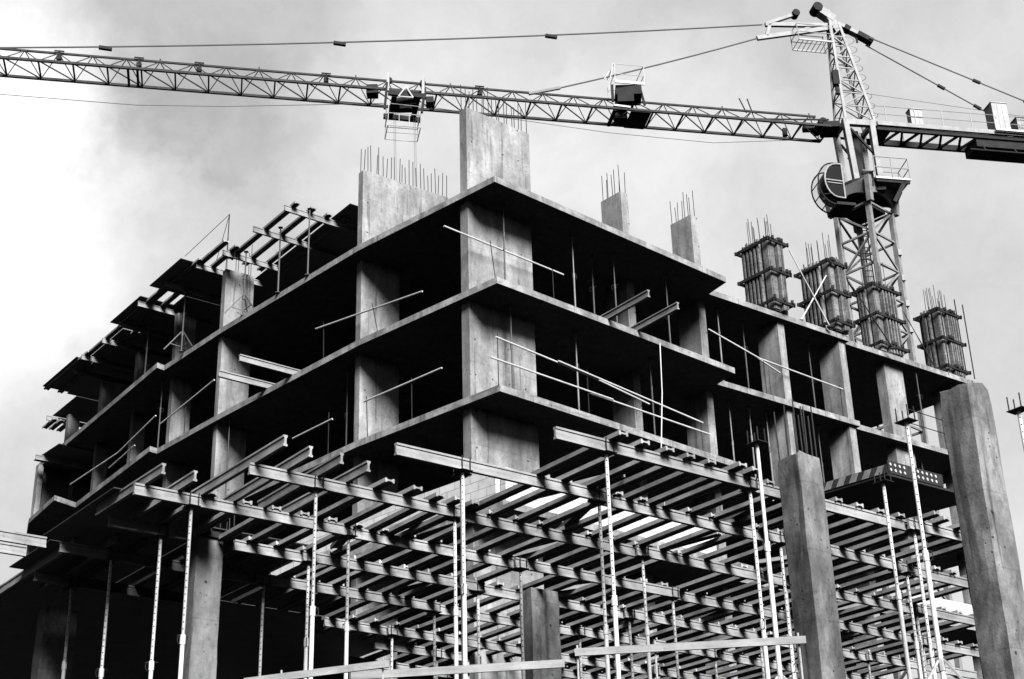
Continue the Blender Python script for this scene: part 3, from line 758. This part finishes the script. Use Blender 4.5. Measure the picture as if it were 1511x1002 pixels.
# slewing head support: flared frame, arched underside, ring
m = MB()
def diamond(h, z): return [Vector((C0.x-h,C0.y,z)), Vector((C0.x,C0.y-h,z)), Vector((C0.x+h,C0.y,z)), Vector((C0.x,C0.y+h,z))]
lo = diamond(1.50,36.75); hi = diamond(1.62,37.45)
for i in range(4):
    a, c = lo[i], lo[(i+1) % 4]; A, Cc = hi[i], hi[(i+1) % 4]
    n = 10; vs = []
    nrm = (a+c)/2 - Vector((C0.x,C0.y,36.75)); nrm.normalize()
    for q in range(n+1):
        f = q/n
        arch = .62*(4*f*(1-f))**.6
        lowp = a.lerp(c, f); lowp.z = 36.35 + arch
        top = A.lerp(Cc, f)
        vs += [lowp, top, lowp-nrm*.12, top-nrm*.12]
    fs = []
    for q in range(n):
        o = q*4
        fs += [(o,o+4,o+5,o+1),(o+2,o+3,o+7,o+6),(o+1,o+5,o+7,o+3),(o,o+2,o+6,o+4)]
    m.add(vs, fs)
    m.bar(a+Vector((0,0,-.55)), A+Vector((0,0,.02)), .24, .24, up=(1,1,0))
m.build('slewing_support', M['crane'], CR)
m = MB(); m.prism([tuple(p[:2]) for p in diamond(1.5,0)], 37.15, 37.2); m.tube((C0.x,C0.y,36.9), (C0.x,C0.y,37.75), .95, 20)
m.prism([tuple(p[:2]) for p in diamond(1.02,0)], 36.3, 36.5)
m.build('slewing_ring', M['crane_dark'], CR)
# upper frame: four box legs and a ring beam at jib level
m = MB()
for s in (-.55,.78):
    for t in (-.55,.6):
        m.bar(K(s*.9 + (.12 if s < 0 else .1),t,37.5), K(s,t,41.15), .27 if t < 0 else .24, .26, up=cx_)
for t in (-.55,.6): m.bar(K(-.5,t,40.98), K(1.25,t,41.02), .24, .3)
for s in (-.55,.8): m.bar(K(s,-.4,41.0), K(s,.45,41.0), .2, .2)
m.build('upper_frame', M['crane'], CR)
m = MB()
m.bar(K(-.3,-.5,40.7), K(.8,-.5,39.3), .1); m.bar(K(-.2,.3,39.6), K(.7,.3,38.1), .12); m.bar(K(-.4,.5,40.4), K(.9,.5,38.4), .09)
m.bar(K(.15,.1,37.7), K(.15,.1,40.9), .2, .35); m.box(K(.5,.1,38.3), (.5,.5,.7)); m.box(K(.1,-.2,38.0), (.35,.3,.5))
m.build('inner_machinery', M['crane_dark'], CR)
# tower head: A frame with lacing
m = MB()
bt = [(-.52,-.6),(.95,-.6),(.95,.62),(-.52,.62)]; tp = [(-.42,-.17),(.02,-.17),(.02,.17),(-.42,.17)]
def hp(i, f):
    (a, c), (d, e) = bt[i], tp[i]
    return K(a+(d-a)*f, c+(e-c)*f, 41.15+(47.1-41.15)*f)
for i in range(4): m.bar(hp(i,0), hp(i,1), .12)
m.build('tower_head', M['crane'], CR)
m = MB(); nseg = 9; fr = [1-(1-k/nseg)**1.25 for k in range(nseg+1)]
for k in range(nseg):
    for i in range(4):
        j = (i+1) % 4
        m.bar(hp(i,fr[k]), hp(j,fr[k]), .05)
        a, c = (i, j) if (k+i) % 2 else (j, i)
        m.bar(hp(a,fr[k]), hp(c,fr[k+1]), .05)
m.build('head_lacing', M['crane'], CR)
m = MB(); m.box(K(-.62,-.35,43.6), (.3,.3,.8)); m.tube(K(-.62,-.35,42.7), K(-.6,-.3,43.3), .09, 8); m.build('motor_box', M['crane_dark'], CR)
# ladder hoops behind the head
m = MB()
for k in range(9):
    f = .12+.09*k; b0 = hp(1,f)*.5+hp(2,f)*.5
    pts = [b0 + cx_*(.62*math.sin(q)) + cy_*(.36*math.cos(q)) for q in [math.pi*i/8 for i in range(9)]]
    m.path(pts, .013, 5)
for q in (-.2,.2): m.tube(hp(1,.02)*.5+hp(2,.02)*.5+cy_*q+cx_*.06, hp(1,.95)*.5+hp(2,.95)*.5+cy_*q+cx_*.06, .016, 5)
m.build('ladder_hoop', M['crane_pale'], CR)
# apex: head block, two sheave arms, anchor plates
m = MB()
m.bar(K(.0,0,46.6), K(-.55,0,47.75), .42, .38); m.bar(K(-.15,0,47.3), K(-.9,0,47.85), .46, .4)
m.build('head_block', M['crane'], CR)
m = MB(); m.tube(K(-.98,-.3,47.9), K(-.98,.3,47.9), .25, 16); m.tube(K(-2.12,-.2,47.48), K(-2.12,.2,47.48), .19, 14)
m.build('sheave', M['crane_dark'], CR)
m = MB()
m.bar(K(-.3,0,47.0), K(-3.75,0,46.68), .16, .2); m.bar(K(-.3,0,46.85), K(-4.25,0,45.82), .16, .22)
m.bar(K(-3.45,0,46.9), K(-3.75,0,46.0), .16, .16); m.bar(K(-3.7,0,46.72), K(-2.1,0,47.48), .18, .16)
m.bar(K(-2.2,0,46.4), K(-1.0,0,47.0), .08, .1)
m.build('anchor_arm', M['crane'], CR)
m = MB()
m.bar(K(.0,0,47.1), K(1.45,0,46.38), .34, .2); m.build('rear_anchor', M['crane'], CR)
m = MB(); m.bar(K(1.0,-.0,46.62), K(1.75,0,46.2), .38, .26); m.bar(K(.35,0,46.95), K(.62,0,46.8), .38, .26); m.bar(K(.95,0,46.55), K(.95,0,46.1), .05, .1)
m.build('rear_clevis', M['crane_dark'], CR)
# small platform under the apex
m = MB()
for q in range(8): m.bar(K(-2.3+.235*q,-.5,45.62), K(-2.3+.235*q,.4,45.62), .025)
for t in (-.5,.4): m.bar(K(-2.3,t,45.64), K(-.55,t,45.64), .05, .09)
for s in (-2.3,-.6):
    for t in (-.5,.4): m.tube(K(s,t,45.65), K(s-.05,t,46.6), .022, 6)
for z in (46.1,46.55):
    m.path([K(-.6,-.5,z), K(-2.34,-.5,z), K(-2.34,.4,z), K(-.6,.4,z)], .02, 6)
m.build('apex_platform', M['crane_pale'], CR)
# jib
JL = -46.0; s0 = -1.35; tn, tf = -.66, .70; zb, za = 40.62, 41.53
m = MB()
for t in (tn, tf): m.bar(K(s0,t,zb), K(JL,t,zb), .11, .11)
m.bar(K(s0-.4,0,za), K(JL,0,za), .085, .085)
m.build('jib_chord', M['jib'], CR)
m = MB(); P = 1.44; s = s0; k = 0
while s - P > JL:
    m.bar(K(s,tn,zb), K(s,tf,zb), .07)
    m.bar(K(s,tf,zb), K(s-P,tn,zb), .045) if k % 1 == 0 else None
    for t in (tn, tf):
        m.tube(K(s,t,zb), K(s-P/2,0,za), .024, 6); m.tube(K(s-P/2,0,za), K(s-P,t,zb), .024, 6)
    if k % 3 == 0: m.bar(K(s-P/2,0,za), K(s-P/2,0,za+.16), .05)
    s -= P; k += 1
m.build('jib_lacing', M['jib'], CR)
m = MB()
for s in (-25.0,-30.6,-33.2,-36.6,-18.0):
    MB().box(K(s,0,zb+.66), (.2,.18,.2)).bar(K(s-.22,-.1,za+.06), K(s+.2,-.1,za+.06), .05).bar(K(s,-.05,zb+.66), K(s,-.08,za+.06), .06).build('jib_fitting', M['crane_dark'], CR)
for s in (-33.6,-33.2): MB().bar(K(s,tn,zb), K(s,tf,zb), .1).build('jib_joint', M['crane_dark'], CR)
m = MB()
m.box(K(-1.2,-.2,40.75), (.8,1.0,.3)); m.tube(K(-1.6,-.5,40.98), K(-1.6,.5,40.98), .22, 12)
m.bar(K(-5.4,tn,zb+.02), K(-1.4,tn,zb+.35), .06); m.box(K(-2.2,0,40.85), (.5,.4,.24))
m.build('jib_winch', M['crane_dark'], CR)
MB().box(K(-3.4,.0,40.5), (.2,.2,.4)).build('jib_fitting', M['crane_dark'], CR)
for a_, b_ in ((-4.9,-5.1),(-5.2,-5.5)): MB().tube(K(a_,0,zb+.8), K(b_,0,zb+1.6), .03, 6).build('jib_post', M['crane_dark'], CR)
# stays
def sag(a, c, n, d):
    return [a.lerp(c, i/n) - Vector((0,0,d*4*(i/n)*(1-i/n))) for i in range(n+1)]
m = MB()
m.path(sag(K(-3.9,0,46.66), K(-39.3,0,41.55), 12, .28), .038, 6)
m.path(sag(K(-4.22,0,45.82), K(-14.2,0,41.95), 6, .08), .038, 6)
m.bar(K(-14.2,0,41.95), K(-15.7,0,41.48), .12, .12)
m.path([K(1.5,-.25,46.3), K(14.2,-.3,41.35)], .034, 6); m.path([K(1.5,.25,46.2), K(10.4,.45,41.3)], .034, 6)
m.build('stay_rope', M['rope'], CR)
m = MB()
up_ = sag(K(-3.9,0,46.66), K(-39.3,0,41.55), 100, .28)
for s in (-14.6,-24.6,-34.8):
    q = min(up_, key=lambda p: abs((p-C0).dot(cx_)-s)); MB().bar(q-cx_*.28+Vector((0,0,-.06)), q+cx_*.28+Vector((0,0,-.1)), .16, .14).build('rope_coupling', M['crane_dark'], CR)
for f in (.42,.62):
    for a_, c_ in ((K(1.5,-.25,46.3), K(14.2,-.3,41.35)), (K(1.5,.25,46.2), K(10.4,.45,41.3))):
        q = a_.lerp(c_, f); e = (c_-a_).normalized(); MB().bar(q-e*.2, q+e*.2, .12).build('rope_coupling', M['crane_dark'], CR)
m = MB()
m.path([K(-46,.0,39.35), K(-38.8,.0,39.19), K(-33.2,0,39.18), K(-29.4,0,39.47), K(-22.4,0,40.3)], .016, 5)
m.path([K(-20.9,0,40.35), K(-12,0,39.7), K(-7,0,39.6), K(-1.5,0,40.3)], .014, 5)
m.path([K(1.1,.5,43.5), K(12,.3,42.6)], .012, 5)
m.build('trolley_rope', M['rope'], CR)
# trolley and its basket
m = MB()
for t in (-.95,.95): m.bar(K(-22.3,t,40.25), K(-20.6,t,40.2), .16, .22)
m.bar(K(-22.0,-.95,40.2), K(-22.0,.95,40.2), .2, .26); m.bar(K(-20.95,-.95,40.2), K(-20.95,.95,40.2), .2, .26)
m.box(K(-21.5,-.3,40.1), (1.1,.7,.36)); m.box(K(-21.45,-.5,39.82), (.52,.3,.2))
m.bar(K(-22.35,-1.0,40.75), K(-22.45,-1.0,39.35), .1); m.bar(K(-20.65,-1.0,40.6), K(-20.8,-1.0,39.3), .1)
m.box(K(-22.95,-.4,40.62), (.5,.5,.45)); m.box(K(-20.35,-.4,40.3), (.35,.5,.3))
for s in (-22.25,-20.75):
    m.tube(K(s,-1.02,40.92), K(s,-.8,40.92), .13, 10)
m.build('trolley', M['crane_dark'], CR)
m = MB()
for s in (-22.3,-20.72): MB().bar(K(s,-.98,41.25), K(s-.02,-1.0,40.3), .12).build('trolley_hanger', M['crane_pale'], CR)
m = MB(); tri = [K(-21.85,-1.1,40.0), K(-21.2,-1.1,40.0), K(-21.52,-1.1,40.55)]
m.path(tri+[tri[0]], .035, 6); m.build('warning_triangle', M['pale'], CR)
m = MB()
bz = (38.55,39.2)
for s in (-22.3,-20.85):
    for t in (-.95,.2): m.tube(K(s,t,bz[0]), K(s+.05,t,40.2), .02, 5)
for z in bz:
    m.path([K(-22.3,-.95,z), K(-20.85,-.95,z), K(-20.85,.2,z), K(-22.3,.2,z), K(-22.3,-.95,z)], .022, 5)
for s in (-21.8,-21.35): m.tube(K(s,-.95,bz[0]), K(s,-.95,bz[1]), .018, 5)
m.path([K(-22.3,-.4,bz[0]), K(-20.85,-.4,bz[0])], .018, 5)
m.path([K(-22.25,-.95,39.7), K(-20.85,-.95,39.65)], .014, 5)
m.build('service_basket', M['prop_old'], CR)
m = MB()
for s in (-21.95,-21.88,-21.05,-20.98): m.tube(K(s,-.1,40.0), K(s+.12,-.1,33.2), .009, 5)
m.build('hoist_rope', M['rope'], CR)
m = MB(); m.bar(K(-21.9,-.1,33.1), K(-20.95,-.1,33.1), .25, .35); m.bar(K(-21.4,-.1,32.9), K(-21.4,-.1,32.3), .12); m.path([K(-21.4,-.1,32.3), K(-21.25,-.1,32.1), K(-21.35,-.1,31.95), K(-21.5,-.1,32.05)], .05, 6)
m.build('hook_block', M['crane_dark'], CR)
# winch on the jib with its railed platform
m = MB(); m.box(K(-11.0,-.15,41.75), (1.2,1.0,.5)); m.box(K(-11.2,-.3,41.3), (.75,.8,.5)); m.tube(K(-11.4,-.5,40.95), K(-11.4,.4,40.95), .3, 12)
m.box(K(-11.4,0,40.5), (.6,.7,.3)); m.obox(K(-11.05,tn-.02,zb-.1), cx_*.95, cy_*1.42, (0,0,.06)); m.bar(K(-11.8,tn,zb-.05), K(-11.8,tf,zb-.05), .14)
m.bar(K(-11.85,-.5,41.1), K(-11.85,-.5,42.0), .12); m.bar(K(-10.3,-.4,41.1), K(-10.45,-.4,41.9), .1)
m.build('winch', M['crane_dark'], CR)
m = MB(); m.obox(K(-11.75,-.75,42.0), cx_*1.4, cy_*.06, (0,0,.14)); m.bar(K(-11.9,-.72,zb+.12), K(-11.1,-.72,zb+.08), .09)
for s in (-11.75,-10.35):
    for t in (-.72,.6): m.tube(K(s,t,42.05), K(s+.02,t,43.05), .02, 5)
for z in (42.5,43.05): m.path([K(-11.75,.6,z), K(-11.75,-.72,z), K(-10.35,-.72,z), K(-10.35,.6,z), K(-11.75,.6,z)], .018, 5)
m.tube(K(-11.8,-.72,43.1), K(-12.1,-.72,41.5), .03, 5); m.tube(K(-11.85,-.5,42.9), K(-12.2,-.5,42.3), .03, 5)
m.build('winch_platform', M['pale'], CR)
# counter jib: a pale near beam, a far beam and open lacing between them
m = MB()
m.bar(K(1.0,-.72,40.97), K(13.5,-.72,41.02), .12, .22)
m.build('counter_jib_beam', M['crane'], CR)
m = MB()
m.bar(K(1.0,.72,40.84), K(13.5,.72,40.88), .16, .3); m.bar(K(1.0,-.62,40.74), K(13.5,-.62,40.78), .14, .2)
s = 1.3; k = 0
while s < 13:
    m.bar(K(s,.72 if k % 2 else -.62,40.8), K(s+.5,-.62 if k % 2 else .72,40.8), .1); s += .5; k += 1
m.obox(K(1.0,-.6,40.7), cx_*.75, cy_*1.3, (0,0,.05))
m.build('counter_jib_truss', M['crane_dark'], CR)
m = MB()
for t in (-.72,.72):
    for s in (1.5,3.0,4.4,5.9,7.2,9.4,11.5): m.tube(K(s,t,41.05), K(s,t,41.98), .02, 5)
    for z in (41.5,41.95): m.path([K(.9,t,z), K(12.8,t,z+.08)], .018, 5)
m.build('counter_jib_rail', M['crane_pale'], CR)
def cabinet(s, t, z, ds, dt, dz, mat):
    m = MB(); m.obox(K(s,t,z), cx_*ds, cy_*dt, (0,0,dz))
    for q in (.33,.66): m.obox(K(s+ds*q,t-.012,z+.06), cx_*.02, cy_*.012, (0,0,dz-.12))
    m.obox(K(s-.03,t-.03,z+dz), cx_*(ds+.06), cy_*(dt+.06), (0,0,.05))
    m.obox(K(s+ds*.1,t-.02,z+dz*.45), cx_*.05, cy_*.02, (0,0,.12))
    return m.build('control_cabinet', M[mat], CR)
cabinet(2.8,-.7,41.1,.6,.4,.85,'crane_pale'); cabinet(7.1,-.75,41.1,.8,.7,1.6,'crane_pale'); cabinet(8.4,-.6,41.1,.6,.6,.95,'crane')
m = MB()
m.obox(K(6.05,-.6,40.22), cx_*5.0, cy_*1.2, (0,0,.55)); m.path([K(5.6,-.7,39.95), K(11.5,-.7,39.95)], .04, 6)
for q in (6.4,8.0,9.6): m.bar(K(q,-.7,39.95), K(q,-.55,40.25), .05)
m.build('ballast', M['crane_dark'], CR)
m = MB(); m.obox(K(7.0,-.95,41.0), cx_*2.8, cy_*.1, (0,0,.1)); m.build('walkway_edge', M['pale'], CR)
# cab
def cab():
    K = lambda s, t, z: K0(-1.72+(s+1.55)*.78-.22, -1.05+(t+1.05)*.85, 36.93+(z-37.55)*.80)
    t0, t1 = -1.6, -.6
    arc = lambda cs, cz, rs, rz, a0, a1, n: [(cs+rs*math.cos(R(a0+(a1-a0)*i/n)), cz+rz*math.sin(R(a0+(a1-a0)*i/n))) for i in range(n+1)]
    prof = [(-1.0,38.9)] + arc(-1.55, 37.55, 1.0, 1.35, 90, 270, 12) + [(-1.0,36.3)]
    n = len(prof)
    rear = [(-1.0,38.86)] + arc(-1.35, 37.75, .78, 1.1, 90, 262, 10) + [(-1.0,36.62)]
    m = MB(); k = len(rear)
    vs = [K(a,t0,z) for a, z in rear] + [K(a,t1,z) for a, z in rear]
    m.add(vs, [tuple(reversed(range(k))), tuple(range(k,2*k))] + [(i,(i+1) % k,k+(i+1) % k,k+i) for i in range(k)])
    c = m.build('cab', M['glass'], CR)
    m = MB()
    for t in (t0-.02, t1+.02):
        m.path([K(a,t,z) for a, z in rear] + [K(*(rear[0][0],t,rear[0][1]))], .042, 8)
        m.path([K(-2.08,t,37.78), K(-1.05,t,37.72)], .04, 8); m.path([K(-2.0,t,37.6), K(-1.1,t,37.55)], .03, 8)
    m.build('window_frame', M['crane_pale'], c)
    m = MB()
    for t in (t0, t1): m.path([K(a,t,z) for a, z in prof], .035, 6)
    for a, z in prof[1:13:2]: m.path([K(a,t0,z), K(a,t1,z)], .026, 6)
    m.path([K(-2.1,t0,37.2), K(-2.1,t1,37.2)], .02, 6)
    m.path([K(-2.3,t0,36.8), K(-1.7,t0,36.9)], .02, 6)
    m.build('front_frame', M['crane_dark'], c)
    m = MB()
    for i in range(1, 13):
        (a,z), (d,e) = prof[i], prof[i+1]
        m.add([K(a,t0,z),K(d,t0,e),K(d,t1,e),K(a,t1,z)], [(0,1,2,3)])
    m.build('front_glass', M['clear'], c)
    m = MB(); m.obox(K(-1.7,-1.45,36.55), cx_*.45, cy_*.5, (0,0,.75)); m.bar(K(-1.35,-1.2,36.9), K(-1.35,-1.2,36.2), .12); m.box(K(-1.6,-1.2,36.75), (.9,.2,.1))
    m.obox(K(-1.6,-1.7,36.15), cx_*.9, cy_*1.2, (0,0,.14))
    m.build('seat', M['crane_dark'], c)
cab()
K = lambda s, t, z: K0(s-.32, t, z-.62)
# railed landing on the right of the slewing support
m = MB()
m.obox(K(.45,-1.5,38.05), cx_*1.75, cy_*1.3, (0,0,.1)); m.build('landing', M['pale'], CR)
m = MB()
m.obox(K(.5,-1.45,37.9), cx_*1.65, cy_*.1, (0,0,.14)); m.obox(K(.5,-.35,37.9), cx_*1.65, cy_*.1, (0,0,.14))
m.bar(K(1.9,-1.4,38.0), K(1.25,-1.4,36.9), .1, .18); m.bar(K(2.1,-.5,38.0), K(1.5,-.5,36.9), .08, .16)
for f in (.25,.5,.75): m.bar(K(1.9-.65*f,-1.4,38-1.1*f), K(2.1-.65*f,-.5,38-1.1*f), .05)
m.box(K(.8,-1.0,37.75), (.5,.4,.25)); m.box(K(.2,-1.2,37.9), (.4,.3,.35))
m.build('landing_frame', M['crane_dark'], CR)
m = MB()
for z in (38.65,39.2): m.path([K(.45,-1.5,z), K(2.15,-1.5,z), K(2.25,-.25,z), K(.45,-.25,z)], .025, 6)
for s, t in ((.45,-1.5),(1.3,-1.5),(2.15,-1.5),(2.25,-.25),(1.3,-.25)): m.tube(K(s,t,38.1), K(s,t,39.22), .025, 6)
m.path([K(2.25,-.25,39.2), K(1.75,-1.5,38.15)], .03, 6)
m.build('landing_rail', M['crane_pale'], CR)

# ------------------------------------------------------------------ sky and light
w = bpy.data.worlds.new('World'); S.world = w; w.use_nodes = True
nt = w.node_tree; nt.nodes.clear()
out = nt.nodes.new('ShaderNodeOutputWorld'); bg = nt.nodes.new('ShaderNodeBackground'); nt.links.new(bg.outputs[0], out.inputs[0])
SUN_AZ = math.atan2(.36, -.93)     # clockwise from +Y
SUN_EL = R(36)
sky = nt.nodes.new('ShaderNodeTexSky'); sky.sky_type = 'NISHITA'; sky.sun_disc = False
sky.sun_elevation = SUN_EL; sky.sun_rotation = SUN_AZ
bw = nt.nodes.new('ShaderNodeRGBToBW'); nt.links.new(sky.outputs[0], bw.inputs[0])
tc = nt.nodes.new('ShaderNodeTexCoord').outputs['Generated']
warp = nt.nodes.new('ShaderNodeTexNoise'); warp.inputs['Scale'].default_value = 7; warp.inputs['Detail'].default_value = 7; warp.inputs['Roughness'].default_value = .6
nt.links.new(tc, warp.inputs['Vector'])
vs_ = nt.nodes.new('ShaderNodeVectorMath'); vs_.operation = 'MULTIPLY_ADD'
nt.links.new(warp.outputs['Color'], vs_.inputs[0]); vs_.inputs[1].default_value = (.2,.2,.2)
sub = nt.nodes.new('ShaderNodeVectorMath'); sub.operation = 'ADD'; sub.inputs[1].default_value = (-.1,-.1,-.1)
nt.links.new(tc, sub.inputs[0]); nt.links.new(sub.outputs[0], vs_.inputs[2])
dv = vs_.outputs[0]
def blob(c, r0, r1, amp):
    d = nt.nodes.new('ShaderNodeVectorMath'); d.operation = 'DISTANCE'; nt.links.new(dv, d.inputs[0]); d.inputs[1].default_value = c
    return rng(nt, d.outputs['Value'], r0, r1, amp, 0)
CLOUD = SKYBASE = None
def build_sky(base, strength, blobs, namp):
    val = mul(nt, rng(nt, noise(nt, tc, 4.5, 8, .62), .33, .67, base-namp, base+namp), rng(nt, noise(nt, dv, 13, 6, .6), .3, .7, .90, 1.09))
    for bl in blobs: val = mul(nt, val, blob(*bl), 'ADD')
    # cloud deck ahead; unseen sky elsewhere cut dark to deepen the shade
    sp = nt.nodes.new('ShaderNodeSeparateXYZ'); nt.links.new(tc, sp.inputs[0])
    ahead = rng(nt, sp.outputs[1], .4, .74, .02, 1)
    val = mul(nt, val, ahead)
    clear = mul(nt, bw.outputs[0], .013)
    val = mul(nt, val, clear, 'ADD')
    below = rng(nt, sp.outputs[2], -.02, .02, .01, 1)
    val = mul(nt, val, below)
    cc = nt.nodes.new('ShaderNodeCombineColor')
    for i in range(3): nt.links.new(val, cc.inputs[i])
    nt.links.new(cc.outputs[0], bg.inputs[0]); bg.inputs[1].default_value = strength
EXP = 1.0
build_sky(.332, 1.0, [((-.36,.76,.55),.075,.135,.14), ((-.35,.81,.48),.07,.135,.125), ((-.33,.84,.42),.05,.10,.08), ((-.20,.79,.59),.05,.11,-.065), ((-.21,.835,.52),.02,.09,-.075),
    ((-.225,.86,.465),.0,.06,.05), ((.085,.855,.51),.01,.11,.08), ((-.03,.83,.55),.02,.12,.05), ((.20,.83,.52),.0,.07,.04), ((-.11,.845,.515),.01,.07,.045), ((-.215,.855,.47),.0,.05,.07), ((.17,.80,.58),.02,.1,-.02)], .035)
sl = bpy.data.lights.new('sun', 'SUN'); sl.energy = 5.0; sl.angle = R(28); sl.color = (1,1,1)
so = bpy.data.objects.new('sun', sl); COL.objects.link(so)
sd = Vector((math.sin(SUN_AZ)*math.cos(SUN_EL), math.cos(SUN_AZ)*math.cos(SUN_EL), math.sin(SUN_EL)))
so.rotation_euler = sd.to_track_quat('Z', 'Y').to_euler(); so.location = (0,-20,60)

# ------------------------------------------------------------------ camera
cam = bpy.data.cameras.new('camera'); co = bpy.data.objects.new('camera', cam); COL.objects.link(co)
cam.sensor_fit = 'HORIZONTAL'; cam.sensor_width = 36; cam.lens = 2249.86/1511*36
cam.clip_start = .1; cam.clip_end = 5000
P_, Q_ = R(24.9289), R(-1.6481)
f_ = Vector((0,math.cos(P_),math.sin(P_))); u_ = Vector((0,-math.sin(P_),math.cos(P_))); r_ = Vector((1,0,0))
r2 = r_*math.cos(Q_)+u_*math.sin(Q_); u2 = -r_*math.sin(Q_)+u_*math.cos(Q_)
mt = Matrix((r2, u2, -f_)).transposed().to_4x4(); mt.translation = (0,0,1.6)
co.matrix_world = mt
S.camera = co
S.view_settings.view_transform = 'Standard'; S.view_settings.look = 'None'; S.view_settings.exposure = EXP; S.view_settings.gamma = 1
S.view_settings.use_curve_mapping = False
try:
    S.cycles.diffuse_bounces = 0; S.cycles.max_bounces = 6; S.cycles.use_denoising = True; S.cycles.transparent_max_bounces = 8
except Exception: pass
